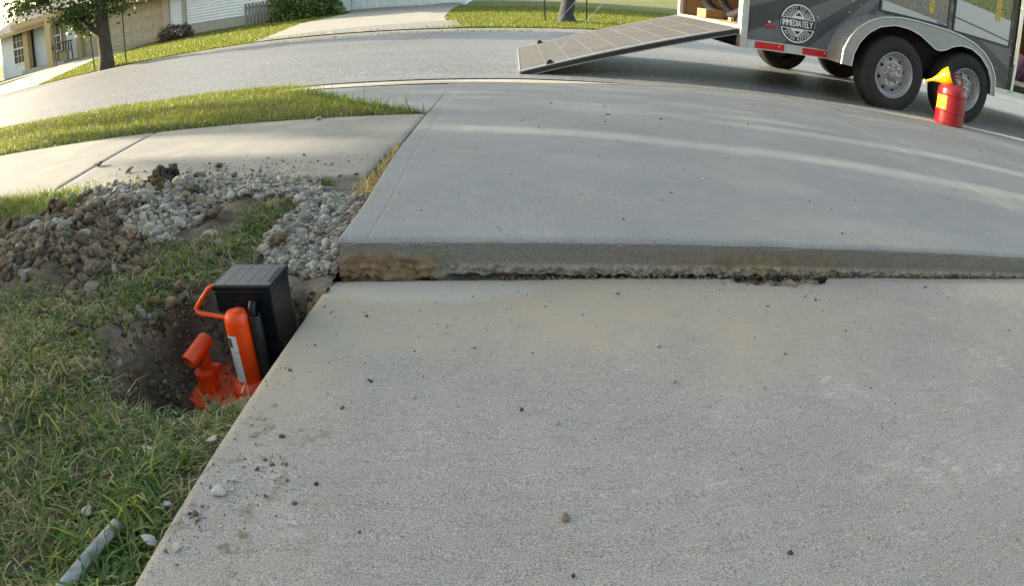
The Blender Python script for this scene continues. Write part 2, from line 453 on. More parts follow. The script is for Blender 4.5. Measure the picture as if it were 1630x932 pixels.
# ------------------------------------------------------------------ mesh helpers
def link(o, parent=None):
    COL.objects.link(o)
    if parent is not None: o.parent = parent
    return o
def obj_from(name, me, mat=None, parent=None, smooth=False):
    o = bpy.data.objects.new(name, me)
    if mat is not None and not me.materials: me.materials.append(mat)
    if smooth:
        me.polygons.foreach_set('use_smooth', [True] * len(me.polygons))
    return link(o, parent)
def mesh_np(name, V, F, cols=None):
    """V (n,3); F (m,3) or (m,4) array; cols (n,3) per-vertex colour"""
    V = np.asarray(V, np.float32); F = np.asarray(F, np.int32); k = F.shape[1]
    me = bpy.data.meshes.new(name)
    me.vertices.add(len(V)); me.vertices.foreach_set('co', V.ravel())
    me.loops.add(F.size); me.loops.foreach_set('vertex_index', F.ravel())
    me.polygons.add(len(F)); me.polygons.foreach_set('loop_start', np.arange(0, F.size, k, dtype=np.int32))
    me.polygons.foreach_set('loop_total', np.full(len(F), k, np.int32))
    me.update(calc_edges=True)
    if cols is not None:
        a = me.color_attributes.new('Col', 'FLOAT_COLOR', 'POINT')
        c = np.ones((len(V), 4), np.float32); c[:, :3] = cols
        a.data.foreach_set('color', c.ravel())
    return me
def grid_mesh(name, X, Y, Z):
    """X,Y,Z are (ny,nx) arrays"""
    ny, nx = X.shape
    V = np.stack([X, Y, Z], -1).reshape(-1, 3)
    i = np.arange(ny * nx).reshape(ny, nx)
    F = np.stack([i[:-1, :-1], i[:-1, 1:], i[1:, 1:], i[1:, :-1]], -1).reshape(-1, 4)
    return mesh_np(name, V, F)
class MB:
    """collects boxes, tubes, lathes and prisms into one mesh"""
    def __init__(s): s.v = []; s.f = []
    def add(s, verts, faces):
        o = len(s.v); s.v += [tuple(v) for v in verts]; s.f += [tuple(i + o for i in f) for f in faces]; return s
    def box(s, x0, x1, y0, y1, z0, z1, mtx=None):
        v = [Vector(p) for p in ((x0, y0, z0), (x1, y0, z0), (x1, y1, z0), (x0, y1, z0), (x0, y0, z1), (x1, y0, z1), (x1, y1, z1), (x0, y1, z1))]
        if mtx is not None: v = [mtx @ p for p in v]
        return s.add(v, [(3, 2, 1, 0), (4, 5, 6, 7), (0, 1, 5, 4), (1, 2, 6, 5), (2, 3, 7, 6), (3, 0, 4, 7)])
    def hexa(s, bot, top):
        return s.add(list(bot) + list(top), [(3, 2, 1, 0), (4, 5, 6, 7), (0, 1, 5, 4), (1, 2, 6, 5), (2, 3, 7, 6), (3, 0, 4, 7)])
    def tube(s, pts, rad, seg=10, cap=True):
        pts = [Vector(p) for p in pts]; n = len(pts)
        rad = rad if isinstance(rad, (list, tuple)) else [rad] * n
        rings = []; up = None
        for i, p in enumerate(pts):
            t = (pts[min(i + 1, n - 1)] - pts[max(i - 1, 0)]).normalized()
            if up is None: up = Vector((0, 0, 1)) if abs(t.z) < 0.9 else Vector((1, 0, 0))
            a = t.cross(up).normalized(); b = a.cross(t).normalized(); up = b
            rings.append([p + (a * math.cos(2 * PI * k / seg) + b * math.sin(2 * PI * k / seg)) * rad[i] for k in range(seg)])
        o = len(s.v); s.v += [tuple(q) for r in rings for q in r]
        for i in range(n - 1):
            for k in range(seg):
                k2 = (k + 1) % seg
                s.f.append((o + i * seg + k, o + i * seg + k2, o + (i + 1) * seg + k2, o + (i + 1) * seg + k))
        if cap:
            s.f.append(tuple(o + k for k in range(seg))[::-1]); s.f.append(tuple(o + (n - 1) * seg + k for k in range(seg)))
        return s
    def lathe(s, prof, seg=32, mtx=None, cap=True):
        """prof: (r, z) list about local z"""
        mtx = mtx or Matrix.Identity(4); o = len(s.v)
        for r, z in prof:
            for k in range(seg):
                a = 2 * PI * k / seg; s.v.append(tuple(mtx @ Vector((r * math.cos(a), r * math.sin(a), z))))
        for i in range(len(prof) - 1):
            for k in range(seg):
                k2 = (k + 1) % seg
                s.f.append((o + i * seg + k, o + i * seg + k2, o + (i + 1) * seg + k2, o + (i + 1) * seg + k))
        if cap:
            if prof[0][0] > 1e-6: s.f.append(tuple(o + k for k in range(seg))[::-1])
            e = o + (len(prof) - 1) * seg
            if prof[-1][0] > 1e-6: s.f.append(tuple(e + k for k in range(seg)))
        return s
    def prism(s, poly, y0, y1):
        """poly in (x,z), extruded along y"""
        n = len(poly)
        v = [(p[0], y0, p[1]) for p in poly] + [(p[0], y1, p[1]) for p in poly]
        f = [tuple(range(n)), tuple(range(2 * n - 1, n - 1, -1))]
        for i in range(n):
            j = (i + 1) % n; f.append((j, i, n + i, n + j))
        return s.add(v, f)
    def mesh(s, name):
        me = bpy.data.meshes.new(name); me.from_pydata(s.v, [], s.f); me.validate(); me.update(); return me
    def build(s, name, mat, parent=None, smooth=False, bevel=0.0, loc=None):
        me = s.mesh(name)
        if bevel:
            bm = bmesh.new(); bm.from_mesh(me)
            bmesh.ops.recalc_face_normals(bm, faces=bm.faces)
            es = [e for e in bm.edges if len(e.link_faces) == 2 and e.calc_face_angle(0) > 0.6]
            bmesh.ops.bevel(bm, geom=es, offset=bevel, segments=2, affect='EDGES', profile=0.6)
            bm.to_mesh(me); bm.free()
        else:
            bm = bmesh.new(); bm.from_mesh(me); bmesh.ops.recalc_face_normals(bm, faces=bm.faces); bm.to_mesh(me); bm.free()
        o = obj_from(name, me, mat, parent, smooth)
        if smooth:
            me.set_sharp_from_angle(angle=math.radians(40))
        if loc is not None: o.location = loc
        return o
def tag(o, label=None, cat=None, group=None, kind=None):
    if label: o['label'] = label
    if cat: o['category'] = cat
    if group: o['group'] = group
    if kind: o['kind'] = kind
    return o
def thing(name, label, cat, loc=(0, 0, 0), group=None):
    e = bpy.data.objects.new(name, None); e.empty_display_size = 0.1; link(e); e.location = loc
    return tag(e, label, cat, group)

def ico_variants(n, sub, rough, flat=1.0, seed=0, name='stone'):
    out = []
    for i in range(n):
        bm = bmesh.new(); bmesh.ops.create_icosphere(bm, subdivisions=sub, radius=0.5)
        V = np.array([v.co[:] for v in bm.verts]); F = np.array([[v.index for v in f.verts] for f in bm.faces])
        bm.free()
        d = 1 + rough * fbm(V[:, 0] * 2.6 + i * 9.1, V[:, 1] * 2.6, V[:, 2] * 2.6, 3, seed + i)
        V = V * d[:, None]; V[:, 2] *= flat
        out.append((V, F))
    return out
def angular_variants(n, sub, planes, rough, flat=0.8, seed=0):
    """broken rock: a ball cut by random planes, then roughened"""
    out = []; r_ = np.random.default_rng(seed)
    for i in range(n):
        bm = bmesh.new(); bmesh.ops.create_icosphere(bm, subdivisions=sub, radius=1.0)
        V = np.array([v.co[:] for v in bm.verts]); F = np.array([[v.index for v in f.verts] for f in bm.faces]); bm.free()
        nn = r_.normal(0, 1, (planes, 3)); nn /= np.linalg.norm(nn, axis=1)[:, None]; dd = r_.uniform(0.17, 0.44, planes)
        dot = V @ nn.T; q = np.where(dot > 0.05, dd[None] / np.maximum(dot, 0.05), 9.0).min(1); q = np.minimum(q, 0.60)
        W = V * q[:, None]; W *= (1 + rough * fbm(V[:, 0] * 3.2 + 7 * i, V[:, 1] * 3.2, V[:, 2] * 3.2, 3, seed + i))[:, None]; W[:, 2] *= flat
        out.append((W, F))
    return out
def rot_mats(n, tilt=1.0):
    a = rng.uniform(0, 2 * PI, n); b = rng.normal(0, 0.5, n) * tilt; c = rng.normal(0, 0.5, n) * tilt
    ca, sa, cb, sb, cc, sc = np.cos(a), np.sin(a), np.cos(b), np.sin(b), np.cos(c), np.sin(c)
    Rz = np.zeros((n, 3, 3)); Rz[:, 0, 0] = ca; Rz[:, 0, 1] = -sa; Rz[:, 1, 0] = sa; Rz[:, 1, 1] = ca; Rz[:, 2, 2] = 1
    Rx = np.zeros((n, 3, 3)); Rx[:, 0, 0] = 1; Rx[:, 1, 1] = cb; Rx[:, 1, 2] = -sb; Rx[:, 2, 1] = sb; Rx[:, 2, 2] = cb
    Ry = np.zeros((n, 3, 3)); Ry[:, 1, 1] = 1; Ry[:, 0, 0] = cc; Ry[:, 0, 2] = sc; Ry[:, 2, 0] = -sc; Ry[:, 2, 2] = cc
    return Rx @ Ry @ Rz
def scatter(name, variants, P, S, C, tilt=1.0):
    """one mesh of many small pieces; P (n,3) S (n,3) C (n,3)"""
    n = len(P); Rm = rot_mats(n, tilt); Vs, Fs, Cs = [], [], []; o = 0
    which = rng.integers(0, len(variants), n)
    for k, (V, F) in enumerate(variants):
        idx = np.where(which == k)[0]
        if not len(idx): continue
        W = V[None] * S[idx][:, None, :]
        W = np.einsum('nij,nvj->nvi', Rm[idx], W) + P[idx][:, None, :]
        Vs.append(W.reshape(-1, 3)); nv = len(V)
        Fs.append((F[None] + (np.arange(len(idx)) * nv)[:, None, None] + o).reshape(-1, 3)); o += nv * len(idx)
        Cs.append(np.repeat(C[idx], nv, 0))
    return mesh_np(name, np.concatenate(Vs), np.concatenate(Fs), np.concatenate(Cs))
def piece_mesh(name, var, S, C, tilt=0.5):
    return scatter(name, [var], np.zeros((1, 3)), np.array([S]), np.array([C]), tilt)

def blades(name, P, L, W, lean, az, C, mat, parent=None, droop=0.6):
    """grass blades as tapering curved strips. P (n,3), others (n,)"""
    n = len(P)
    d = np.stack([np.cos(az), np.sin(az), np.zeros(n)], 1); w = np.stack([-np.sin(az), np.cos(az), np.zeros(n)], 1)
    up = np.array([0, 0, 1.0])
    pts = []; p = P.copy(); ang = lean.copy()
    lv = [p]
    for s in range(3):
        p = p + (d * np.sin(ang)[:, None] + up * np.cos(ang)[:, None]) * (L / 3)[:, None]
        lv.append(p); ang = ang + droop * (0.5 + lean)
    ww = [1.0, 0.85, 0.55]
    V = []
    for i in range(3):
        V.append(lv[i] - w * (W * ww[i] / 2)[:, None]); V.append(lv[i] + w * (W * ww[i] / 2)[:, None])
    V.append(lv[3])
    V = np.stack(V, 1)
    F = np.array([[0, 1, 3], [0, 3, 2], [2, 3, 5], [2, 5, 4], [4, 5, 6]])
    F = (F[None] + (np.arange(n) * 7)[:, None, None]).reshape(-1, 3)
    me = mesh_np(name, V.reshape(-1, 3), F, np.repeat(C, 7, 0))
    return obj_from(name, me, mat, parent)
def leaves(name, P, size, C, mat, parent=None, up_bias=0.3):
    n = len(P)
    nrm = rng.normal(0, 1, (n, 3)); nrm[:, 2] += up_bias; nrm /= np.linalg.norm(nrm, axis=1)[:, None]
    t = rng.normal(0, 1, (n, 3)); t -= nrm * np.sum(t * nrm, 1)[:, None]; t /= np.linalg.norm(t, axis=1)[:, None]
    b = np.cross(nrm, t); s = size[:, None]
    V = np.stack([P - t * s * 0.5, P + b * s * 0.30 - nrm * s * 0.07, P + t * s * 0.5, P - b * s * 0.30 - nrm * s * 0.07], 1)
    F = (np.array([[0, 1, 2], [0, 2, 3]])[None] + (np.arange(n) * 4)[:, None, None]).reshape(-1, 3)
    return obj_from(name, mesh_np(name, V.reshape(-1, 3), F, np.repeat(C, 4, 0)), mat, parent)
def mixcol(n, stops, jitter=0.15, w=None):
    s = np.array(stops); i = rng.choice(len(s), n, p=w); c = s[i] * rng.uniform(1 - jitter, 1 + jitter, (n, 1))
    return np.clip(c * rng.uniform(0.95, 1.05, (n, 3)), 0, 1)

# ------------------------------------------------------------------ ground levels
def z_near(x, y): return -0.08 + 0.044 * (1.05 - y) + 0.0145 * (np.asarray(x) + 0.35)
def z_road(x, y):
    t = np.clip(np.asarray(y, float) - 4.66, 0, None)
    return -0.02 + 0.055 * t - 0.0023 * t * t - np.maximum(0, -6 - np.asarray(x, float)) * 0.0165 * t / 8.34
def z_lawn(x, y):
    return z_road(x, np.full_like(np.asarray(x, float), 13.0)) + 0.066 + 0.0825 * (np.asarray(y, float) - 13.97)
def pit(x, y):
    """0 outside, 1 at the floor of the hole beside the slab"""
    a = np.arctan2(y - 0.79, x + 0.53)
    r = np.hypot((x + 0.53) / 0.165, (y - 0.79) / 0.20)
    r = r + 0.10 * vnoise(a * 2.2 + 5, 0.3, 0, 31) - 0.45 * sstep(-0.50, -0.40, x) * sstep(0.60, 0.72, y)
    return 1 - sstep(0.62, 1.05, r)
def T(x, y, fine=True):
    """level of the dug ground left of the drive"""
    x = np.asarray(x, float); y = np.asarray(y, float)
    z = -0.075 + 0.045 * sstep(-0.5, -1.3, x) + 0.02 * sstep(-1.2, -1.7, x)
    z = z + 0.055 * np.exp(-(((x + 0.95) / 0.34) ** 2 + ((y - 1.52) / 0.20) ** 2)) * sstep(1.72, 1.60, y)
    z = z + 0.040 * np.exp(-(((x + 0.55) / 0.28) ** 2 + ((y - 1.42) / 0.18) ** 2)) * sstep(1.72, 1.58, y)
    z = z + 0.065 * np.exp(-(((x + 1.12) / 0.30) ** 2 + ((y - 1.10) / 0.26) ** 2))
    z = z + 0.025 * np.exp(-(((x + 0.66) / 0.14) ** 2 + ((y - 1.05) / 0.20) ** 2))
    z = z + 0.03 * np.exp(-(((x + 0.80) / 0.18) ** 2 + ((y - 0.55) / 0.3) ** 2))
    lim = z_near(x, y) - 0.012
    z = np.where(y < 1.0, np.minimum(z, lim + 0.6 * np.clip(-0.36 - x, 0, 1)), z)
    z = z - 0.018 * np.exp(-(((x + 0.44) / 0.08) ** 2 + ((y - 0.60) / 0.07) ** 2))
    pk = pit(x, y)
    if fine:
        dirt = np.clip(sstep(-0.72, -0.86, x) * sstep(0.84, 0.95, y) + 0.25, 0, 1)
        z = z + dirt * 0.016 * fbm(x * 14, y * 14, 0, 4, 3) + 0.006 * fbm(x * 40, y * 40, 0, 3, 9)
        z = z + pk * (0.018 * fbm(x * 16, y * 16, z * 10, 4, 17)) + sstep(0.05, 0.4, pk) * 0.034 * fbm(x * 24, y * 24, 0, 5, 18, 0.6)
    z = z * (1 - pk) + (-0.225) * pk + (0.012 * fbm(x * 22, y * 22, 0, 3, 21) * pk if fine else 0)
    if fine:
        rr = 1 - np.abs(fbm(x * 19 + 3, y * 19, 0, 4, 23, 0.6))
        z = z + sstep(0.03, 0.30, pk) * (0.034 * (rr - 0.6) + 0.024 * fbm(x * 34, y * 34, 0, 4, 25, 0.7))
    z = np.where(y > 1.42, np.maximum(z, -0.014 - np.clip(1.6 - y, 0, 1) * 0.30), z)
    # meets the walk at its edge
    k = sstep(1.50, 1.63, y) * sstep(-0.40, -0.55, x)
    return np.where(z > -0.012, z * (1 - 0.5 * k) - 0.006 * k, z)

# ------------------------------------------------------------------ ground sheet, road, walks
gx = np.array([-300, -120, -60, -40, -30, -22, -16, -12, -9, -6, -4, -3, -2.4, 0, 3, 6, 10, 16, 25, 40, 80, 150, 300.0])
gy = np.array([-300, -80, -30, -10, -4, -2, 1.5, 3, 4.5, 6, 8, 10, 13, 14, 20, 30, 45, 62, 90, 160, 400.0])
GX, GY = np.meshgrid(gx, gy)
GZ = np.where(GY < 4.6, -0.42, np.where(GY < 13.5, z_road(GX, GY) - 0.2, z_lawn(np.clip(GX, -40, 40), np.minimum(GY, 62)) - 0.12))
tag(obj_from('ground', grid_mesh('ground', GX, GY, GZ), M['turf']), kind='structure')

def y_edge(x):
    """near edge of the asphalt"""
    return np.interp(x, [-60, -5, 0, 1.1, 2, 2.9, 4.6, 8, 40], [4.62, 4.62, 4.65, 4.42, 4.39, 4.30, 4.12, 4.0, 4.0])
xs = np.unique(np.concatenate([np.linspace(-60, -8, 30), np.linspace(-8, 8, 80), np.linspace(8, 60, 30)]))
ts = np.linspace(0, 1, 26) ** 1.3
RX = np.repeat(xs[None], len(ts), 0); E0 = y_edge(xs)
RY = E0[None] + ts[:, None] * (13.0 - E0)[None]
RZ = z_road(RX, RY) + 0.012 * (1 - sstep(0, 0.5, RY - E0[None])) + 0.003 * vnoise(RX * 1.5, RY * 1.5, 0, 4)
tag(obj_from('road', grid_mesh('road', RX, RY, RZ), M['asphalt'], smooth=True), kind='structure')

# far kerb and gutter
xs = np.linspace(-45, 45, 91)
prof = [(13.0, 0.002), (13.42, -0.012), (13.50, 0.020), (13.62, 0.062), (13.95, 0.070), (13.97, -0.10)]
KX = np.repeat(xs[None], len(prof), 0); KY = np.array([p[0] for p in prof])[:, None] + 0 * KX
KZ = z_road(xs, np.full_like(xs, 13.0))[None] + np.array([p[1] for p in prof])[:, None]
tag(obj_from('far_kerb', grid_mesh('far_kerb', KX, KY, KZ), M['kerb']), kind='structure')

# far lawn
xs = np.linspace(-60, 60, 121); ys = np.concatenate([np.linspace(13.96, 26, 40), np.linspace(27, 62, 20)])
LX, LY = np.meshgrid(xs, ys)
tag(obj_from('far_lawn', grid_mesh('far_lawn', LX, LY, z_lawn(np.clip(LX, -40, 40), LY) + 0.012 * (vnoise(LX * 0.7, LY * 0.7, 0, 8) - 1)), M['farlawn'], smooth=True), kind='structure')

def strip_sheet(name, left, right, n, off, mat, zf):
    """sheet between two polylines (same parameter), laid on zf"""
    t = np.linspace(0, 1, n)
    def res(pl):
        pl = np.array(pl, float); s = np.linspace(0, 1, len(pl)); return np.stack([np.interp(t, s, pl[:, i]) for i in (0, 1)], 1)
    a, b = res(left), res(right); u = np.linspace(0, 1, 9)
    X = a[:, 0][:, None] * (1 - u) + b[:, 0][:, None] * u; Y = a[:, 1][:, None] * (1 - u) + b[:, 1][:, None] * u
    return tag(obj_from(name, grid_mesh(name, X, Y, zf(X, Y) + off), mat, smooth=True), kind='structure')
strip_sheet('far_driveway', [(-6.2, 13.97), (-6.95, 19.4), (-6.2, 22.9), (-6.9, 26.2)], [(-1.35, 13.97), (-2.0, 18.0), (-2.2, 22.5), (-2.1, 26.2)], 24, 0.020, M['drive'], z_lawn)
strip_sheet('far_driveway_shade', [(-6.2, 13.965), (-6.35, 14.6)], [(-1.1, 13.965), (-1.5, 16.4)], 8, 0.030, M['kerb'], z_lawn)  # shade across the drive's foot, put in as a darker concrete strip
strip_sheet('house_driveway', [(-19.6, 13.97), (-20.8, 18.0), (-20.2, 21.5), (-19.9, 24.3)], [(-13.6, 13.97), (-14.9, 17.1), (-16.2, 20.6), (-15.0, 24.3)], 24, 0.020, M['drive'], z_lawn)
strip_sheet('porch_walk', [(-26.5, 20.9), (-23.0, 21.9), (-20.5, 22.4)], [(-26.5, 20.0), (-23.0, 20.6), (-20.4, 21.0)], 16, 0.020, M['drive'], z_lawn)

# ------------------------------------------------------------------ the drive: sunken slab in front of the camera
def slab_edge(x):
    """far edge of the sunken slab, chipped near x = 0.57"""
    y = 1.064 + 0.0022 * fbm(x * 55, 0.3, 0, 3, 5) + 0 * x
    y = y - 0.010 * sstep(0.43, 0.46, x) * sstep(0.52, 0.49, x) * 0.35
    chip = np.clip(1 - np.abs((x - 0.575 - 0.02 * np.sin(x * 60)) / 0.115), 0, 1)
    return y - 0.046 * sstep(0, 0.85, chip) * (0.8 + 0.40 * fbm(x * 45, 2.2, 0, 4, 6))
xs = np.unique(np.concatenate([np.linspace(-0.362, 1.6, 520), np.linspace(1.6, 4.2, 60)]))
ts = np.concatenate([np.linspace(0, 0.9, 40), np.linspace(0.9, 1, 24)[1:]])
SX = np.repeat(xs[None], len(ts), 0); ED = slab_edge(xs)
SY = -2.4 + ts[:, None] * (ED + 2.4)[None]
SZ = z_near(SX, SY) + 0.0012 * vnoise(SX * 5, SY * 5, 0, 2)
SZ = SZ - 0.0035 * np.exp(-((SX + 0.362) / 0.006) ** 2) - 0.003 * np.exp(-((SY - ED[None]) / 0.006) ** 2)
# spalled shallow flake round the chip
fl = np.exp(-(((SX - 0.55) / 0.11) ** 2 + ((SY - 1.045) / 0.026) ** 2)); SZ = SZ - 0.009 * sstep(0.35, 0.6, fl + 0.25 * fbm(SX * 40, SY * 40, 0, 3, 12))
rows = [SX]; ry = [SY]; rz_ = [SZ]
lip = SX[-1:], SY[-1:] + 0.002 + 0.002 * fbm(SX[-1:] * 90, 1, 0, 2, 3), SZ[-1:] - 0.012
low = SX[-1:], SY[-1:] - 0.003, SZ[-1:] - 0.10
X = np.concatenate([SX, lip[0], low[0]]); Y = np.concatenate([SY, lip[1], low[1]]); Z = np.concatenate([SZ, lip[2], low[2]])
# left side wall of the slab
X = np.concatenate([np.full((len(X), 1), -0.364), np.full((len(X), 1), -0.3645), X], 1)
Y = np.concatenate([Y[:, :1], Y[:, :1], Y], 1); Z = np.concatenate([Z[:, :1] - 0.10, Z[:, :1] - 0.004, Z], 1)
Z[-1:, 1] = Z[-1:, 0]
tag(obj_from('driveway_slab', grid_mesh('driveway_slab', X, Y, Z), M['slab'], smooth=False), kind='structure')

# upper slab: two casts meeting at a control joint; its left edge wanders slightly
def x_left(y): return np.interp(y, [1.0, 1.3, 1.55, 2.0, 2.7, 4.1, 4.7], [-0.343, -0.345, -0.355, -0.376, -0.386, -0.405, -0.447])
def x_joint(y): return np.interp(y, [1.0, 1.45, 1.86, 2.67, 4.6], [1.70, 1.716, 1.749, 1.865, 2.00])
def upper_slab(name, xa, xb, y0, y1f, cols, groove=None):
    ys = np.unique(np.concatenate([y0 + np.array([0, 0.001, 0.0025, 0.005, 0.009, 0.014, 0.02]), np.linspace(y0 + 0.03, 4.6, 70)]))
    t = (ys - y0) / (4.6 - y0)
    u = cols
    X = np.zeros((len(ys), len(u))); Y = X.copy()
    for i, yy in enumerate(ys):
        a, b = xa(yy), xb(yy); X[i] = a + (b - a) * u
        Y[i] = y0 + t[i] * (y1f(X[i]) - y0)
    e = np.clip(Y - y0, 0, 1)
    chipz = sstep(0.25, 0.65, fbm(X * 34, 3.0, 0, 3, 77)) * np.exp(-(e / 0.010) ** 2)
    Z = -0.009 * np.exp(-e / 0.006) - 0.005 * chipz + 0.0012 * vnoise(X * 3, Y * 3, 0, 14)
    L = X - np.array([xa(v) for v in ys])[:, None]; Rr = np.array([xb(v) for v in ys])[:, None] - X
    Z = Z - 0.0022 * np.exp(-L / 0.0018) * (groove is not None) - 0.0004 * np.exp(-Rr / 0.001)
    if groove is not None:
        Z = Z - 0.0007 * np.exp(-((L - groove) / 0.0022) ** 2)
    # skirts
    X = np.concatenate([X[:, :1], X, X[:, -1:]], 1); Y = np.concatenate([Y[:, :1], Y, Y[:, -1:]], 1)
    Z = np.concatenate([Z[:, :1] - 0.075, Z, Z[:, -1:] - 0.03], 1)
    return tag(obj_from(name, grid_mesh(name, X, Y, Z), M['apron'], smooth=True), kind='structure')
u1 = np.unique(np.concatenate([[0, 0.0006, 0.0014, 0.0025, 0.004, 0.006, 0.012, 0.02], 0.029 + np.linspace(-0.003, 0.003, 13), np.linspace(0.04, 0.985, 70), [0.99, 0.996, 0.9975, 0.9985, 0.9993, 1.0]]))
u2 = np.unique(np.concatenate([[0, 0.0002, 0.0005, 0.001, 0.002, 0.004, 0.01], np.linspace(0.02, 1, 50)]))
gut = lambda x: np.interp(x, [-3, 0.2, 1.2, 5], [0.45, 0.45, 0.055, 0.04])
y_in = lambda x: y_edge(x) - gut(x) - 0.006
upper_slab('driveway_approach', x_left, lambda y: x_joint(y) - 0.0018, 1.080, y_in, u1, 0.060)
upper_slab('driveway_approach', lambda y: x_joint(y) + 0.0018, lambda y: 8.0 + 0 * y, 1.080, y_in, u2)
# exposed front face of the upper slab
xs = np.unique(np.concatenate([np.linspace(-0.343, 1.6, 620), np.linspace(1.6, 8.0, 120)])); zs = np.concatenate([np.linspace(-0.008, -0.042, 9), np.linspace(-0.046, -0.115, 30)])
FX, FZ = np.meshgrid(xs, zs)
rg = sstep(-0.050, -0.056, FZ)
FY = 1.0808 + 0.0006 * fbm(FX * 40, FZ * 40, 0, 3, 22)
FY = FY - rg * (0.0060 + 0.0040 * fbm(FX * 34, FZ * 60, 0, 4, 23) + 0.0040 * fbm(FX * 120, FZ * 120, 0, 3, 24, 0.7)) + sstep(-0.070, -0.085, FZ) * (0.022 + 0.008 * fbm(FX * 18, 3, 0, 3, 26))
caked = sstep(-0.11, -0.16, FX) * sstep(-0.022, -0.045, FZ + 0.012 * fbm(FX * 18, FZ * 18, 0, 3, 29))
FY = FY - caked * (0.006 + 0.006 * fbm(FX * 35, FZ * 35, 0, 4, 27)) - caked * 0.02 * sstep(-0.06, -0.09, FZ)
FZ2 = FZ + rg * 0.003 * fbm(FX * 60, 7, 0, 3, 28)
tag(obj_from('driveway_approach_face', grid_mesh('driveway_approach_face', FX, FY, FZ2), M['face']), kind='structure')
# left return of the upper slab's side
ys = np.linspace(1.081, 4.6, 60); zs = np.linspace(-0.006, -0.13, 8)
WY, WZ = np.meshgrid(ys, zs); WX = np.interp(WY, [1.0, 1.3, 1.55, 2.0, 2.7, 4.1, 4.7], [-0.343, -0.345, -0.355, -0.376, -0.386, -0.405, -0.447]) - 0.001
tag(obj_from('driveway_approach_side', grid_mesh('driveway_approach_side', WX, WY, WZ), M['face']), kind='structure')
# gutter strip and left wing of the approach
t = np.linspace(-1.75, 7.0, 160); q = np.linspace(0, 1, 8)
X = np.repeat(t[None], 8, 0); Y = (y_edge(t) - gut(t))[None] + q[:, None] * (gut(t) + 0.004)[None]
tag(obj_from('gutter', grid_mesh('gutter', X, Y, 0.002 - 0.016 * sstep(0.2, 1, q)[:, None] + 0 * X), M['gutter'], smooth=True), kind='structure')
WA = np.array([(-0.392, 2.765), (-0.86, 3.30), (-1.20, 3.78), (-1.50, 4.19)])
yy = np.linspace(2.765, 4.19, 40); xw = np.interp(yy, WA[:, 1], WA[:, 0]); xr = x_left(yy) - 0.010
u = np.linspace(0, 1, 30); X = xw[:, None] + u[None] * (xr - xw)[:, None]; Y = np.repeat(yy[:, None], 30, 1)
Z = -0.004 - 0.003 * np.exp(-((xr[:, None] - X - 0.1) / 0.004) ** 2)
tag(obj_from('approach_wing', grid_mesh('approach_wing', X, Y, Z), M['apron'], smooth=True), kind='structure')

# sidewalk: two flags with an open joint
def jx(y): return np.interp(y, [1.60, 2.76], [-1.609, -1.849])
def flag(xa, xb):
    ys = np.unique(np.concatenate([[1.60, 1.602, 1.606, 1.612], np.linspace(1.63, 2.72, 40), [2.735, 2.741, 2.745, 2.747]]))
    u = np.unique(np.concatenate([[0, 0.001, 0.003, 0.008], np.linspace(0.02, 0.98, 60), [0.992, 0.997, 0.999, 1]]))
    a = np.array([xa(y) for y in ys]); b = np.array([xb(y) for y in ys])
    X = a[:, None] + u[None] * (b - a)[:, None]; Y = np.repeat(ys[:, None], len(u), 1)
    Z = 0.001 * vnoise(X * 4, Y * 4, 0, 3)
    for dd in (Y - 1.60, 2.747 - Y, X - a[:, None], b[:, None] - X): Z = Z - 0.006 * np.exp(-dd / 0.005)
    X = np.concatenate([X[:, :1], X, X[:, -1:]], 1); Y = np.concatenate([Y[:, :1], Y, Y[:, -1:]], 1); Z = np.concatenate([Z[:, :1] - 0.06, Z, Z[:, -1:] - 0.06], 1)
    X = np.concatenate([X[:1], X, X[-1:]]); Y = np.concatenate([Y[:1], Y, Y[-1:]]); Z = np.concatenate([Z[:1] - 0.06, Z, Z[-1:] - 0.03])
    tag(obj_from('sidewalk', grid_mesh('sidewalk', X, Y, Z), M['walk'], smooth=True), kind='structure')
flag(lambda y: jx(y) + 0.0045, lambda y: np.interp(y, [1.6, 1.95, 2.1, 2.75], [-0.412, -0.408, -0.393, -0.394]))
flag(lambda y: jx(y) - 1.55, lambda y: jx(y) - 0.0045)
flag(lambda y: jx(y) - 3.1, lambda y: jx(y) - 1.56)
flag(lambda y: -20.0 + 0 * y, lambda y: jx(y) - 3.11)

# earth packed in the joints
for name, f, y0, y1, z in (('sidewalk_joint', jx, 1.60, 2.74, -0.008), ('driveway_joint', x_joint, 1.09, 4.3, -0.0022)):
    yy = np.linspace(y0, y1, 40); X = np.stack([f(yy) - 0.012, f(yy) + 0.012], 1); Y = np.stack([yy, yy], 1)
    tag(obj_from(name, grid_mesh(name, X, Y, 0 * X + z), M['jointsoil']), kind='structure')
xs = np.linspace(-0.36, 4.0, 500); ys = np.linspace(1.0, 1.115, 16); X, Y = np.meshgrid(xs, ys)
tag(obj_from('sub_base', grid_mesh('sub_base', X, Y, z_near(X, Y) - 0.026 + 0.018 * np.exp(-((X - 0.585) / 0.10) ** 2) + 0.010 * fbm(X * 40, Y * 40, 0, 4, 71)), M['soil']), kind='structure')
# dug ground left of the drive
xs = np.concatenate([np.linspace(-12, -2.4, 30)[:-1], np.linspace(-2.4, -0.352, 300)]); ys = np.concatenate([np.linspace(-3, -0.2, 12)[:-1], np.linspace(-0.2, 1.625, 270)])
TX, TY = np.meshgrid(xs, ys)
tag(obj_from('dug_ground', grid_mesh('dug_ground', TX, TY, T(TX, TY)), M['soil'], smooth=True), kind='structure')
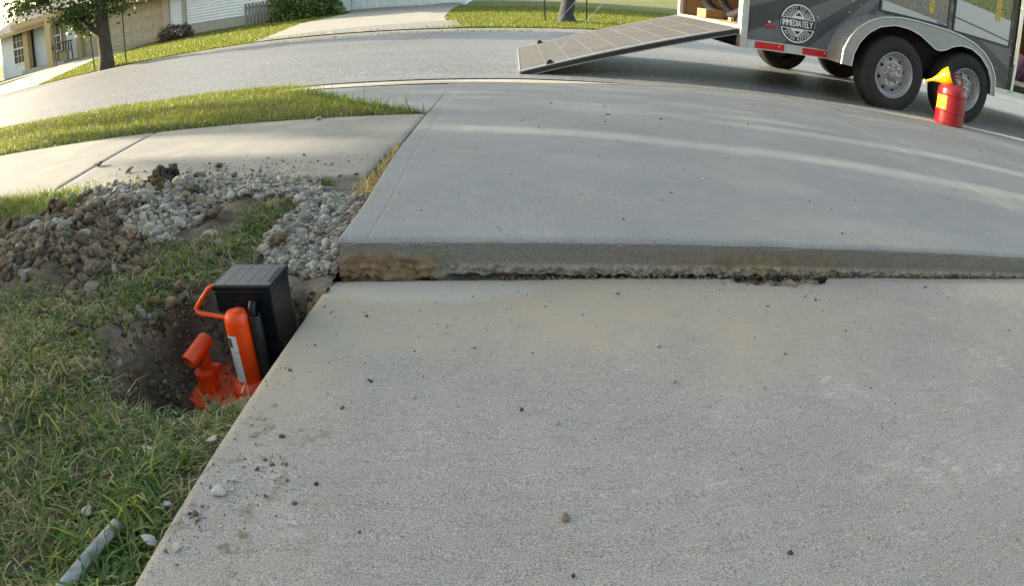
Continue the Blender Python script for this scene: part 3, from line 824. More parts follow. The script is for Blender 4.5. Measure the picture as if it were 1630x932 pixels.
# soil bed between and beside the flags
xs = np.linspace(-20, -0.36, 160); ys = np.linspace(1.55, 4.66, 50); BX, BY = np.meshgrid(xs, ys)
def z_strip(x, y):
    wing = np.interp(y, WA[:, 1], WA[:, 0])
    k = sstep(0.0, 0.25, wing - x) * sstep(2.745, 2.85, y) * sstep(4.66, 4.5, y)
    return -0.02 + 0.03 * k + 0.008 * vnoise(np.asarray(x) * 3, np.asarray(y) * 3, 0, 6) * k
BZ = np.where(BY > 2.70, z_strip(BX, BY), -0.028)
tag(obj_from('verge', grid_mesh('verge', BX, BY, BZ), M['turf'], smooth=True), kind='structure')

# ------------------------------------------------------------------ toe jack standing in the hole
jk = thing('toe_jack', 'orange and black hydraulic toe jack standing in the hole beside the slab', 'jack', (-0.49, 0.83, -0.235))
def J(mb, name, mat, **kw):
    o = mb.build(name, mat, kw.pop('parent', jk), **kw)
    if o.parent is jk: o.location = -Vector(jk.location)
    return o
# base: cast plate with a stepped front
bs = MB()
bp = [(-0.592, 0.800), (-0.556, 0.776), (-0.512, 0.782), (-0.500, 0.794), (-0.470, 0.785), (-0.405, 0.785), (-0.392, 0.930), (-0.555, 0.930), (-0.600, 0.880)]
bs.hexa([(0, 0, 0)] * 4, [(0, 0, 0)] * 4); bs.v.clear(); bs.f.clear()
n = len(bp); v = [(x, y, -0.240) for x, y in bp] + [(x, y, -0.198) for x, y in bp]
bs.add(v, [tuple(range(n))[::-1], tuple(range(n, 2 * n))] + [(i, (i + 1) % n, n + (i + 1) % n, n + i) for i in range(n)])
J(bs, 'base', M['orange'], bevel=0.004)
# shoulder that carries the cylinder
J(MB().lathe([(0.040, -0.200), (0.039, -0.178), (0.034, -0.166), (0.024, -0.160)], 28, Matrix.Translation((-0.458, 0.825, 0))), 'cylinder_foot', M['orange'], smooth=True)
J(MB().lathe([(0.0225, -0.170), (0.0225, -0.046), (0.0215, -0.036), (0.017, -0.0285), (0.010, -0.0262), (0.0001, -0.0260)], 36, Matrix.Translation((-0.4595, 0.822, 0))), 'cylinder', M['orange'], smooth=True)
J(MB().lathe([(0.006, -0.028), (0.006, -0.022), (0.004, -0.021)], 12, Matrix.Translation((-0.452, 0.815, 0))), 'filler_plug', M['orange'], smooth=True)
# label wrapped on the cylinder
def wrap(a0, a1, z0, z1, r, name, mat, par, skew=0.0):
    m = MB(); k = 12; vs = []
    for zz in (0, 1):
        for i in range(k + 1):
            a = a0 + (a1 - a0) * i / k
            vs.append((-0.4595 + r * math.cos(a), 0.822 + r * math.sin(a), (z0, z1)[zz] + skew * (i / k)))
    m.add(vs, [(i, i + 1, k + 2 + i, k + 1 + i) for i in range(k)])
    return J(m, name, mat, parent=par) if par is jk else m.build(name, mat, par)
import math as _m
dec = wrap(_m.radians(200), _m.radians(276), -0.156, -0.064, 0.0228, 'label', M['decal'], jk)
dec['label'] = 'white printed instruction label on the orange cylinder'
wrap(_m.radians(206), _m.radians(250), -0.088, -0.069, 0.0230, 'warning_picture', M['ink'], dec)
wrap(_m.radians(210), _m.radians(232), -0.082, -0.073, 0.0232, 'warning_figure', M['greyink'], dec)
wrap(_m.radians(201), _m.radians(275), -0.0955, -0.0945, 0.0230, 'rule_line', M['ink'], dec)
for i in range(13):
    zz = -0.101 - i * 0.0036
    wrap(_m.radians(208), _m.radians(245 + 20 * random.random()), zz - 0.0012, zz, 0.0230, 'text_line', M['greyink'], dec)
# pump socket: a swivelling tube on a pivot post
J(MB().lathe([(0.0185, -0.200), (0.0185, -0.158), (0.016, -0.152)], 24, Matrix.Translation((-0.557, 0.832, 0))), 'pump_post', M['orange'], smooth=True)
J(MB().lathe([(0.021, -0.166), (0.0215, -0.160), (0.021, -0.155)], 24, Matrix.Translation((-0.557, 0.832, 0))), 'pump_collar', M['orange'], smooth=True)
st = Vector((-0.567, 0.798, -0.119)); en = Vector((-0.546, 0.852, -0.097)); ax = (en - st).normalized()
mt = Matrix.Translation(st) @ ax.to_track_quat('Z', 'Y').to_matrix().to_4x4(); Ls = (en - st).length
J(MB().lathe([(0.0115, 0.030), (0.0120, 0.001), (0.0135, 0.0), (0.0150, 0.001), (0.0155, 0.004), (0.0155, Ls - 0.006), (0.013, Ls - 0.001), (0.0001, Ls)], 28, mt, cap=False), 'pump_socket', M['orange'], smooth=True)
J(MB().lathe([(0.0114, 0.028), (0.0001, 0.028)], 20, mt, cap=False), 'socket_bore', M['dark'])
J(MB().box(-0.566, -0.545, 0.824, 0.842, -0.156, -0.110), 'pivot_lug', M['orange'], bevel=0.003)
J(MB().tube([(-0.553, 0.818, -0.138), (-0.553, 0.848, -0.138)], 0.005, 12), 'pivot_pin', M['orange'], smooth=True)
J(MB().box(-0.551, -0.530, 0.836, 0.850, -0.165, -0.148), 'pump_link', M['orange'], bevel=0.003)
# carrying handle
hp = [(-0.470, 0.842, -0.050), (-0.500, 0.846, -0.0525), (-0.548, 0.852, -0.0495), (-0.5570, 0.854, -0.046), (-0.5585, 0.856, -0.041), (-0.548, 0.862, -0.028), (-0.530, 0.866, -0.008), (-0.522, 0.868, -0.004), (-0.500, 0.872, -0.004)]
J(MB().tube(hp, 0.0045, 12), 'carry_handle', M['orange'], smooth=True)
# black lifting frame: deep box head and two cheeks down to the toe
fr = MB()
fr.prism([(-0.506, -0.0015), (-0.398, -0.0015), (-0.398, -0.232), (-0.440, -0.232), (-0.440, -0.042), (-0.506, -0.042)], 0.844, 0.932)
J(fr, 'lifting_frame', M['black'], bevel=0.0025)
J(MB().box(-0.432, -0.352, 0.852, 0.924, -0.232, -0.214), 'toe', M['black'], bevel=0.003)
top = J(MB().box(-0.5085, -0.3960, 0.8410, 0.9345, -0.001, 0.0085), 'top_plate', M['black'], bevel=0.0025)
for i in range(5):
    x = -0.505 + 0.0215 * i
    MB().box(x, x + 0.0211, 0.8440, 0.9315, 0.0086, 0.0096).build('rib_panel', M['black'], top, bevel=0.0003)
MB().box(-0.4075, -0.4005, 0.858, 0.918, 0.0097, 0.0101).build('pull_recess', M['dark'], top)
# return spring on the front cheek
J(MB().tube([(-0.431, 0.8435, -0.022), (-0.431, 0.835, -0.020), (-0.4315, 0.830, -0.027), (-0.4315, 0.829, -0.040)], 0.0075, 12), 'spring_hook', M['black'], smooth=True)
hel = []; turns = 36
for i in range(turns * 12 + 1):
    a = 2 * PI * i / 12; zz = -0.036 - 0.150 * i / (turns * 12)
    hel.append((-0.4290 + 0.0098 * math.cos(a), 0.8285 + 0.0098 * math.sin(a), zz))
J(MB().tube(hel, 0.0022, 6), 'return_spring', M['spring'], smooth=True)

# ------------------------------------------------------------------ box trailer with its ramp down
tr = thing('box_trailer', 'grey enclosed cargo trailer with round badge, ramp door lowered onto the road', 'trailer', (1.92, 4.95, -0.03))
tr.rotation_euler = (0.058, 0, 0)
LW, LL, HT = 2.05, 5.6, 2.30           # width, length, roof height (local)
def TP(mb, name, mat, parent=None, **kw): return mb.build(name, mat, parent or tr, **kw)
# side wall in pieces round the door opening
TP(MB().box(0.012, 3.22, 0.0, 0.025, 0.438, HT), 'side_panel', M['wrap'])
TP(MB().box(4.15, LL, 0.0, 0.025, 0.438, HT), 'side_panel', M['wrap'])
TP(MB().box(3.22, 4.15, 0.0, 0.025, 1.98, HT), 'side_panel', M['wrap'])
TP(MB().box(0.0, LL, LW - 0.025, LW, 0.37, HT), 'side_wall', M['plypale'])
TP(MB().box(LL, LL + 0.03, 0.0, LW, 0.37, HT), 'nose_wall', M['plypale'])
TP(MB().box(-0.02, LL + 0.03, -0.01, LW + 0.01, HT, HT + 0.04), 'roof', M['alu'])
TP(MB().box(0.03, LL, 0.03, LW - 0.03, 0.50, 0.545), 'floor', M['plypale'])
TP(MB().box(0.02, LL, 0.02, LW - 0.02, 0.40, 0.50), 'chassis', M['dark'])
TP(MB().box(0.6, 3.1, 0.026, 0.04, 0.55, 1.9), 'lining', M['ply'])
lin = TP(MB().box(0.06, LL - 0.02, LW - 0.045, LW - 0.03, 0.55, 1.9), 'lining', M['ply'])
rail = TP(MB().box(0.03, 0.985, -0.012, 0.0, 0.367, 0.440).box(0.03, 0.985, -0.020, -0.012, 0.434, 0.442).box(0.03, 0.985, -0.018, -0.012, 0.365, 0.371), 'side_rail', M['alu'])
for a, b, m_ in ((0.112, 0.392, 'tapered'), (0.400, 0.560, 'tapewhite'), (0.570, 0.846, 'tapered'), (0.852, 0.975, 'tapewhite'), (0.035, 0.104, 'tapewhite')):
    MB().box(a, b, -0.0155, -0.0125, 0.374, 0.431).build('reflector_tape', M[m_], rail)
for x in (0.34, 0.80):
    MB().lathe([(0.006, 0), (0.005, 0.003), (0.0001, 0.004)], 10, Matrix.Translation((x, -0.016, 0.412)) @ rx(PI / 2)).build('rivet', M['letter'], rail)
TP(MB().box(2.74, 5.55, -0.012, 0.0, 0.367, 0.428).box(2.74, 5.55, -0.022, -0.012, 0.420, 0.430), 'side_rail', M['alu'])
# rear frame
TP(MB().box(-0.03, 0.012, -0.018, 0.075, 0.365, HT).box(0.012, 0.030, -0.020, -0.0005, 0.365, HT), 'corner_post', M['alu'], bevel=0.003)
TP(MB().box(-0.03, 0.012, LW - 0.080, LW + 0.015, 0.365, HT), 'corner_post', M['alu'], bevel=0.003)
TP(MB().box(-0.03, 0.012, 0.0755, LW - 0.0805, HT - 0.12, HT), 'door_header', M['alu'])
TP(MB().box(-0.025, 0.035, 0.076, LW - 0.081, 0.492, 0.548), 'ramp_sill', M['plypale'])
TP(MB().box(-0.012, 0.02, 0.076, LW - 0.081, 0.36, 0.488), 'crossmember', M['dark'])
TP(MB().box(-0.034, -0.012, 0.0, 0.055, 0.372, 0.402), 'tail_reflector', M['tapered'])
# marker light and rivets on the wrap
ml = TP(MB().box(0.176, 0.285, -0.016, -0.001, 0.571, 0.591), 'marker_light', M['tapered'], bevel=0.003)
MB().lathe([(0.011, 0), (0.010, 0.006), (0.0001, 0.008)], 14, Matrix.Translation((0.232, -0.001, 0.614)) @ rx(PI / 2)).build('lens', M['letter'], ml)
for x, z in ((0.03, 0.70), (0.71, 0.88), (0.70, 0.72), (1.02, 0.82), (1.05, 0.93), (1.13, 0.90), (1.26, 0.72), (0.42, 0.98), (0.86, 1.0), (3.14, 0.95), (3.15, 0.80), (3.13, 1.14), (2.96, 0.62), (2.05, 0.90), (2.7, 0.87), (3.15, 0.55)):
    MB().lathe([(0.0055, 0), (0.005, 0.003), (0.0001, 0.004)], 8, Matrix.Translation((x, -0.0005, z)) @ rx(PI / 2)).build('rivet', M['letter'], tr)
# round badge
def glyphs(txt, size):
    """list of (verts(x,y), faces, advance) for each character of a built-in font"""
    cu = bpy.data.curves.new('glyph', 'FONT'); cu.size = size; cu.body = 'A'; cu.resolution_u = 3
    ob = bpy.data.objects.new('glyph', cu); COL.objects.link(ob)
    out = {}
    for ch in set(txt):
        if ch == ' ': out[ch] = ([], [], 0.35 * size); continue
        cu.body = ch; bpy.context.view_layer.update()
        dg = bpy.context.evaluated_depsgraph_get()
        me = bpy.data.meshes.new_from_object(ob.evaluated_get(dg))
        vs = [(v.co.x, v.co.y) for v in me.vertices]; fs = [tuple(p.vertices) for p in me.polygons]
        x0 = min(v[0] for v in vs); x1 = max(v[0] for v in vs)
        out[ch] = ([(a - x0, b) for a, b in vs], fs, x1 - x0 + 0.10 * size); bpy.data.meshes.remove(me)
    bpy.data.objects.remove(ob); bpy.data.curves.remove(cu)
    return [out[c] for c in txt]
def text_line_mesh(mb, txt, size, cx, cz, y, width=None, hs=1.0):
    g = glyphs(txt, size); tot = sum(a for _, _, a in g); k = (width / tot) if width else 1.0; x = cx - tot * k / 2
    for vs, fs, adv in g:
        mb.add([(x + a * k, y, cz + (b - size * 0.35) * hs) for a, b in vs], fs); x += adv * k
def text_arc(mb, txt, size, cx, cz, r, a_mid, y, top=True, spread=1.0):
    g = glyphs(txt, size); tot = sum(a for _, _, a in g) * spread / r; a = a_mid + (tot / 2 if top else -tot / 2)
    for vs, fs, adv in g:
        w = adv * spread / r; am = a - w / 2 if top else a + w / 2
        for_v = []
        for px, pz in vs:
            px -= (adv - 0.1 * size) / 2
            rr = r + (pz - size * 0.35) * (1 if top else -1); th = am - (px / r) * (1 if top else -1)
            for_v.append((cx + rr * math.cos(th), y, cz + rr * math.sin(th)))
        mb.add(for_v, fs); a += -w if top else w
BX_, BZ_ = 0.505, 0.635
bd = TP(MB().lathe([(0.178, 0), (0.178, 0.004)], 64, Matrix.Translation((BX_, -0.001, BZ_)) @ rx(PI / 2)), 'badge', M['badgedark'])
bd['label'] = 'round black and white badge reading ready to use immediately after repair'
def ring(r0, r1, y, name, mat, par, a0=0.0, a1=2 * PI, seg=64, cx=BX_, cz=BZ_):
    m = MB(); vs = []
    for i in range(seg + 1):
        a = a0 + (a1 - a0) * i / seg; vs += [(cx + r0 * math.cos(a), y, cz + r0 * math.sin(a)), (cx + r1 * math.cos(a), y, cz + r1 * math.sin(a))]
    m.add(vs, [(2 * i, 2 * i + 1, 2 * i + 3, 2 * i + 2) for i in range(seg)]); return m.build(name, mat, par)
ring(0.160, 0.171, -0.0060, 'badge_ring', M['letter'], bd)
ring(0.112, 0.117, -0.0060, 'badge_ring', M['letter'], bd)
ring(0.0001, 0.108, -0.0056, 'badge_disc', M['badgegrey'], bd)
MB().add([(BX_ - 0.066, -0.0064, BZ_ + 0.05), (BX_ + 0.066, -0.0064, BZ_ + 0.05), (BX_, -0.0064, BZ_ + 0.116)], [(0, 1, 2)]).build('triangle', M['letter'], bd)
MB().add([(BX_ - 0.066, -0.0064, BZ_ - 0.05), (BX_ + 0.066, -0.0064, BZ_ - 0.05), (BX_, -0.0064, BZ_ - 0.116)], [(0, 1, 2)]).build('triangle', M['letter'], bd)
MB().add([(BX_ - 0.034, -0.0068, BZ_ + 0.066), (BX_ + 0.034, -0.0068, BZ_ + 0.066), (BX_, -0.0068, BZ_ + 0.102)], [(0, 1, 2)]).build('triangle', M['badgedark'], bd)
MB().add([(BX_ - 0.034, -0.0068, BZ_ - 0.066), (BX_ + 0.034, -0.0068, BZ_ - 0.066), (BX_, -0.0068, BZ_ - 0.102)], [(0, 1, 2)]).build('triangle', M['badgedark'], bd)
bnd = MB().box(BX_ - 0.166, BX_ + 0.166, -0.0080, -0.0065, BZ_ - 0.049, BZ_ + 0.049).build('banner', M['badgedark'], bd)
for dz in (-0.049, 0.043): MB().box(BX_ - 0.164, BX_ + 0.164, -0.0084, -0.0079, BZ_ + dz, BZ_ + dz + 0.006).build('banner_line', M['letter'], bnd)
tx = MB(); text_line_mesh(tx, 'IMMEDIATELY', 0.082, BX_, BZ_ + 0.002, -0.0090, 0.300, 1.0); tx.build('lettering', M['letter'], bnd)
tx = MB()
for dx_ in (-0.0015, 0.0015): text_line_mesh(tx, 'IMMEDIATELY', 0.082, BX_ + dx_, BZ_ + 0.002, -0.0088 - 0.0001 * (dx_ > 0), 0.300, 1.0)
tx.build('lettering', M['letter'], bnd)
tx = MB(); text_arc(tx, 'READY TO USE', 0.040, BX_, BZ_, 0.138, PI / 2, -0.0062, True, 1.12); tx.build('lettering', M['letter'], bd)
tx = MB(); text_arc(tx, 'AFTER REPAIR', 0.040, BX_, BZ_, 0.138, -PI / 2, -0.0062, False, 1.12); tx.build('lettering', M['letter'], bd)
# two printed photographs with black borders
def photo(x0, x1, z0, mat, post):
    f = TP(MB().box(x0, x1, -0.006, -0.001, z0, 1.70), 'printed_photo', mat)
    for a, b, c, d in ((x0 - 0.02, x0, z0 - 0.02, 1.72), (x1, x1 + 0.02, z0 - 0.02, 1.72), (x0, x1, z0 - 0.02, z0), (x0, x1, 1.70, 1.72)):
        MB().box(a, b, -0.010, -0.001, c, d).build('photo_border', M['blackframe'], f)
    px, pz, w = post
    MB().box(px - w / 2, px + w / 2, -0.0080, -0.0065, pz, 1.70).build('printed_post', M['yellowpost'], f)
    return f
M['yellowpost'] = plain('printed_yellow_post', (0.42, 0.27, 0.035), 0.4, 0, 0.4, 25)
photo(1.36, 2.170, 0.905, M['photo_a'], (1.955, 0.985, 0.06))
photo(2.27, 3.085, 0.885, M['photo_b'], (2.875, 1.10, 0.075))
# door: black seal, aluminium jamb, hinge rod with brackets, dark interior
TP(MB().prism([(3.095, 1.75), (3.205, 1.75), (3.205, 0.42), (3.175, 0.42)], -0.004, -0.0008), 'door_seal', M['blackframe'])
dj = TP(MB().box(3.22, 3.262, -0.022, 0.030, 0.41, 2.0), 'door_jamb', M['alu'], bevel=0.003)
MB().tube([(3.206, -0.020, 0.70), (3.210, -0.020, 1.45)], 0.010, 10).build('hinge_rod', M['chrome'], dj, smooth=True)
for z in (0.70, 0.755, 1.30): MB().box(3.186, 3.228, -0.034, -0.004, z, z + 0.035).build('hinge_bracket', M['chrome'], dj, bevel=0.003)
MB().box(3.263, 4.149, 0.030, 0.050, 0.41, 0.50).build('door_sill', M['alu_dull'], dj)
TP(MB().tube([(3.37, 0.20, 0.55), (3.40, 0.16, 0.66), (3.50, 0.18, 0.74), (3.56, 0.22, 0.66), (3.60, 0.25, 0.55)], [0.10, 0.12, 0.11, 0.10, 0.08], 12), 'bundled_cloth', M['purple'], smooth=True)
# fender over both wheels
fo = [(2.743, 0.333), (2.748, 0.46), (2.80, 0.575), (2.875, 0.668), (2.98, 0.745), (3.12, 0.80), (3.30, 0.832), (3.50, 0.838), (3.70, 0.832), (3.90, 0.826), (4.08, 0.806), (4.25, 0.770), (4.40, 0.708), (4.52, 0.615), (4.60, 0.50), (4.634, 0.32)]
fi = [(2.845, 0.325), (2.858, 0.44), (2.905, 0.545), (2.985, 0.640), (3.10, 0.712), (3.26, 0.755), (3.42, 0.752), (3.55, 0.722), (3.66, 0.672), (3.74, 0.632), (3.80, 0.620), (3.88, 0.640), (3.97, 0.690), (4.08, 0.720), (4.22, 0.715), (4.36, 0.662), (4.48, 0.570), (4.555, 0.45), (4.575, 0.33)]
def resample(pl, k):
    pl = np.array(pl); s = np.concatenate([[0], np.cumsum(np.hypot(*np.diff(pl, axis=0).T))]); t = np.linspace(0, s[-1], k)
    return np.stack([np.interp(t, s, pl[:, 0]), np.interp(t, s, pl[:, 1])], 1)
def matched(po, pi, k):
    """resample both by x-order parameter so that skirt quads stay upright"""
    a, b = resample(po, k), resample(pi, k); return a, b
A_, B_ = matched(fo, fi, 60); off = np.array([1.92, -0.03])
A_ = A_ - off; B_ = B_ - off
YF = -0.285
m = MB(); k = 60
vs = [(p[0], YF, p[1]) for p in A_] + [(p[0], YF, p[1]) for p in B_]
m.add(vs, [(i, i + 1, k + i + 1, k + i) for i in range(k - 1)])
fen = TP(m, 'fender', M['alu_dull'])
MB().add([(p[0], YF - 0.001, p[1]) for p in A_] + [(p[0], -0.001, p[1]) for p in A_], [(i, i + 1, k + i + 1, k + i) for i in range(k - 1)]).build('fender_top', M['alu_dull'], fen, smooth=True)
MB().tube([(p[0], YF - 0.004, p[1]) for p in A_], 0.008, 8).build('fender_bead', M['alu'], fen, smooth=True)
MB().tube([(p[0], YF - 0.002, p[1]) for p in B_], 0.006, 8).build('fender_lip', M['alu'], fen, smooth=True)
MB().prism([(p[0], p[1] - 0.012) for p in A_[2:-2]], -0.024, -0.003).build('wheel_well', M['dark'], fen)
MB().box(2.245, 2.30, -0.030, -0.0105, 0.842, 0.858).box(2.285, 2.30, -0.030, -0.0105, 0.862 - 0.055, 0.8418).build('edge_clip', M['letter'], fen)

# wheels: tyre, dished steel rim with holes, hub, nuts
tyre_prof = [(0.205, -0.085), (0.225, -0.100), (0.270, -0.108), (0.315, -0.102), (0.338, -0.088), (0.347, -0.070), (0.349, -0.045), (0.343, -0.042), (0.343, -0.036), (0.350, -0.033), (0.350, -0.004), (0.344, -0.002), (0.344, 0.002), (0.350, 0.004), (0.350, 0.033), (0.343, 0.036), (0.343, 0.042), (0.349, 0.045), (0.347, 0.070), (0.338, 0.088), (0.315, 0.102), (0.270, 0.108), (0.225, 0.100), (0.205, 0.085)]
me_tyre = MB().lathe(tyre_prof, 64, cap=False).mesh('tyre'); me_tyre.materials.append(M['rubber'])
me_tyre.polygons.foreach_set('use_smooth', [True] * len(me_tyre.polygons)); me_tyre.set_sharp_from_angle(angle=math.radians(50))
rim_prof = [(0.212, 0.098), (0.206, 0.101), (0.199, 0.094), (0.195, 0.080), (0.190, 0.070), (0.180, 0.066), (0.176, 0.050), (0.172, 0.040), (0.165, 0.036), (0.152, 0.040), (0.125, 0.056), (0.105, 0.060), (0.090, 0.052), (0.070, 0.050), (0.060, 0.052)]
me_rim = MB().lathe(rim_prof, 64, cap=False).mesh('rim'); me_rim.materials.append(M['wheel'])
me_rim.polygons.foreach_set('use_smooth', [True] * len(me_rim.polygons)); me_rim.set_sharp_from_angle(angle=math.radians(35))
me_hole = MB().lathe([(0.0165, 0.0), (0.0001, 0.0005)], 14, cap=False).mesh('vent_hole'); me_hole.materials.append(M['dark'])
me_nut = MB().lathe([(0.011, 0), (0.011, 0.014), (0.007, 0.018), (0.0001, 0.019)], 6).mesh('wheel_nut'); me_nut.materials.append(M['chrome'])
me_hub = MB().lathe([(0.062, 0.048), (0.055, 0.056), (0.046, 0.058), (0.044, 0.098), (0.038, 0.106), (0.022, 0.110), (0.018, 0.122), (0.0001, 0.124)], 28).mesh('hub'); me_hub.materials.append(M['alu_dull'])
me_hub.polygons.foreach_set('use_smooth', [True] * len(me_hub.polygons)); me_hub.set_sharp_from_angle(angle=math.radians(35))
def wheel(x, y, out):
    w = bpy.data.objects.new('wheel', None); w.empty_display_size = 0.1; link(w, tr); w.location = (x, y, 0.34); w.rotation_euler = (PI / 2 * out, 0, 0)
    obj_from('tyre', me_tyre, None, w)
    r_ = obj_from('rim', me_rim, None, w); obj_from('hub', me_hub, None, w)
    for i in range(8):
        a = 2 * PI * (i + 0.3) / 8
        h = obj_from('vent_hole', me_hole, None, w); h.location = (0.141 * math.cos(a), 0.141 * math.sin(a), 0.0485)
        h.rotation_euler = (0, -0.5 * 1, 0); h.rotation_euler = (Matrix.Rotation(a, 3, 'Z') @ Matrix.Rotation(0.54, 3, 'Y')).to_euler()
        if i % 1 == 0:
            nn = obj_from('wheel_nut', me_nut, None, w); b = 2 * PI * i / 8; nn.location = (0.083 * math.cos(b), 0.083 * math.sin(b), 0.048)
    return w
for x in (1.41, 2.295):
    wheel(x, -0.175, 1); wheel(x, LW + 0.175, -1)
    TP(MB().tube([(x, -0.07, 0.34), (x, LW + 0.07, 0.34)], 0.04, 10), 'axle', M['dark'])
    
# ramp door: board, frame edges, brackets, cables
FT = [(-1.855, 0.02, 0.055), (-0.045, 0.02, 0.528), (-0.045, LW - 0.02, 0.528), (-1.855, LW - 0.02, 0.055)]
rd = Vector((FT[1][0] - FT[0][0], 0, FT[1][2] - FT[0][2])); RL = rd.length; ang = math.atan2(rd.z, rd.x)
RM = Matrix.Translation((-1.855, 0.02, 0.055)) @ Matrix.Rotation(-ang, 4, 'Y')
rampo = bpy.data.objects.new('ramp_door', MB().box(0.004, RL, 0.03, LW - 0.07, -0.042, -0.002).mesh('ramp_door')); rampo.data.materials.append(M['ramptop']); link(rampo, tr); rampo.matrix_local = RM
RW = LW - 0.04
def RP(mb, name, mat, **kw): return mb.build(name, mat, rampo, **kw)
RP(MB().box(0.0, RL, 0.0, 0.028, -0.010, 0.003), 'edge_trim', M['alu'], bevel=0.002)
RP(MB().box(0.0, RL, 0.004, 0.028, -0.048, -0.0105), 'edge_channel', M['blackframe'])
RP(MB().box(0.0, RL, -0.002, 0.028, -0.056, -0.0485), 'edge_flange', M['alu_dull'])
RP(MB().box(0.0, RL, RW - 0.028, RW, -0.050, 0.002), 'edge_trim', M['alu'])
RP(MB().box(-0.012, -0.0005, 0.0, RW, -0.050, 0.000), 'toe_edge', M['alu_dull'])
for i in range(1, 9):
    xx = RL * i / 9 + random.uniform(-0.01, 0.01)
    RP(MB().box(xx, xx + 0.0028, 0.032, LW - 0.075, -0.0015, -0.0008), 'seam_line', M['seam'])
RP(MB().box(0.15, RL - 0.1, 0.62, 0.6235, -0.0012, -0.0005), 'seam_line', M['seam'])
RP(MB().box(0.15, RL - 0.1, 1.32, 1.3235, -0.0012, -0.0005), 'seam_line', M['seam'])
for yy in (0.012, RW - 0.03):
    br_ = RP(MB().add([(0.215, yy - 0.014, 0.002), (0.285, yy - 0.014, 0.002), (0.262, yy - 0.012, 0.036), (0.240, yy - 0.012, 0.036), (0.215, yy + 0.010, 0.002), (0.285, yy + 0.010, 0.002), (0.262, yy + 0.004, 0.036), (0.240, yy + 0.004, 0.036)],
                     [(0, 1, 2, 3), (7, 6, 5, 4), (0, 3, 7, 4), (1, 5, 6, 2), (3, 2, 6, 7), (0, 4, 5, 1)]), 'cable_bracket', M['blackframe'])
RI = RM.inverted()
for yy, yt in ((0.035, 0.04), (LW - 0.06, LW - 0.04)):
    a = RM @ Vector((0.25, yy - 0.02, 0.030)); b = Vector((-0.03, yt, 2.12))
    pts = [a.lerp(b, t) - Vector((0, 0, 0.05 * math.sin(PI * t))) for t in np.linspace(0, 1, 10)]
    TP(MB().tube(pts, 0.0020, 6), 'ramp_cable', M['chrome'], smooth=True)
TP(MB().tube([(-0.035, 0.03, 0.512), (-0.035, LW - 0.04, 0.512)], 0.014, 10), 'ramp_hinge', M['alu_dull'], smooth=True)
# timber and gear that lies inside
lb = tag(MB().box(0, 0.9, 0, 0.24, 0, 0.09).build('timber', M['ply']), 'orange brown timber block lying inside the trailer behind the rear frame', 'timber')
lb.location = (2.02, 6.30, 0.60); lb.rotation_euler = (0.058, 0, 0.1)
hs = thing('corrugated_hose', 'thick black corrugated hose coiled inside the trailer opening', 'hose', (2.22, 6.38, 0.57)); hs.rotation_euler = (0.05, 0.0, 0.25)
def ribbed(path, r, name, par):
    pts = []; rad = []
    P_ = [Vector(p) for p in path]
    for i in range(len(P_) - 1):
        for q in range(6):
            pts.append(P_[i].lerp(P_[i + 1], q / 6)); rad.append(r * (1.0 if q % 2 else 0.86))
    MB().tube(pts, rad, 10).build(name, M['hose'], par, smooth=True)
ribbed([(0.05, 0.50 * math.cos(a), 0.40 + 0.33 * math.sin(a)) for a in np.linspace(-0.2, 2 * PI - 0.5, 40)], 0.062, 'coil', hs)
ribbed([(0.16, -0.05 + 0.34 * math.cos(a), 0.40 + 0.30 * math.sin(a)) for a in np.linspace(0.6, 2 * PI + 0.2, 36)], 0.055, 'coil', hs)
yt_ = thing('yellow_tool', 'small yellow and black hand tool on the trailer floor by the rear post', 'tool', (2.02, 5.52, 0.562)); yt_.rotation_euler = (0.05, 0, 0.4)
MB().box(-0.02, 0.10, -0.02, 0.02, 0.0, 0.035).build('tool_body', M['yellow'], yt_, bevel=0.006)
MB().tube([(0.0, -0.015, 0.02), (-0.05, -0.08, 0.03), (-0.07, -0.13, 0.025)], 0.014, 10).build('tool_grip', M['blackframe'], yt_, smooth=True)

# ------------------------------------------------------------------ red safety can with funnel
cn = thing('safety_can', 'round red metal safety can with yellow funnel standing by the trailer tyres', 'fuel can', (3.515, 4.03, 0.0)); cn.rotation_euler = (0, 0, math.radians(-42)); cn.scale = (0.95, 0.95, 0.90)
MB().lathe([(0.130, 0.0), (0.137, 0.004), (0.1375, 0.018), (0.134, 0.022), (0.134, 0.115), (0.1405, 0.119), (0.1405, 0.128), (0.134, 0.132), (0.134, 0.262), (0.1405, 0.266), (0.1405, 0.275), (0.134, 0.279), (0.133, 0.315), (0.126, 0.340), (0.105, 0.358), (0.060, 0.370), (0.030, 0.374), (0.0001, 0.375)], 56).build('can_body', M['red'], cn, smooth=True)
def can_patch(a0, a1, z0, z1, r, name, mat, par):
    m = MB(); kk = 12
    vs = [(r * math.cos(a0 + (a1 - a0) * i / kk), r * math.sin(a0 + (a1 - a0) * i / kk), z) for z in (z0, z1) for i in range(kk + 1)]
    return m.add(vs, [(i, i + 1, kk + 2 + i, kk + 1 + i) for i in range(kk)]).build(name, mat, par)
lab = can_patch(math.radians(201), math.radians(253), 0.138, 0.258, 0.1352, 'label', M['yellowlabel'], cn)
lab['label'] = 'yellow warning label on the red can'
for i in range(5):
    can_patch(math.radians(206), math.radians(240 + 8 * random.random()), 0.150 + i * 0.020, 0.158 + i * 0.020, 0.1356, 'text_line', M['mustard'] if 'mustard' in M else M.setdefault('mustard', plain('faded_label_ink', (0.42, 0.30, 0.02), 0.6)), lab)
MB().lathe([(0.034, 0.368), (0.034, 0.396), (0.028, 0.402), (0.0001, 0.404)], 20).build('filler_neck', M['redmetal'], cn, smooth=True)
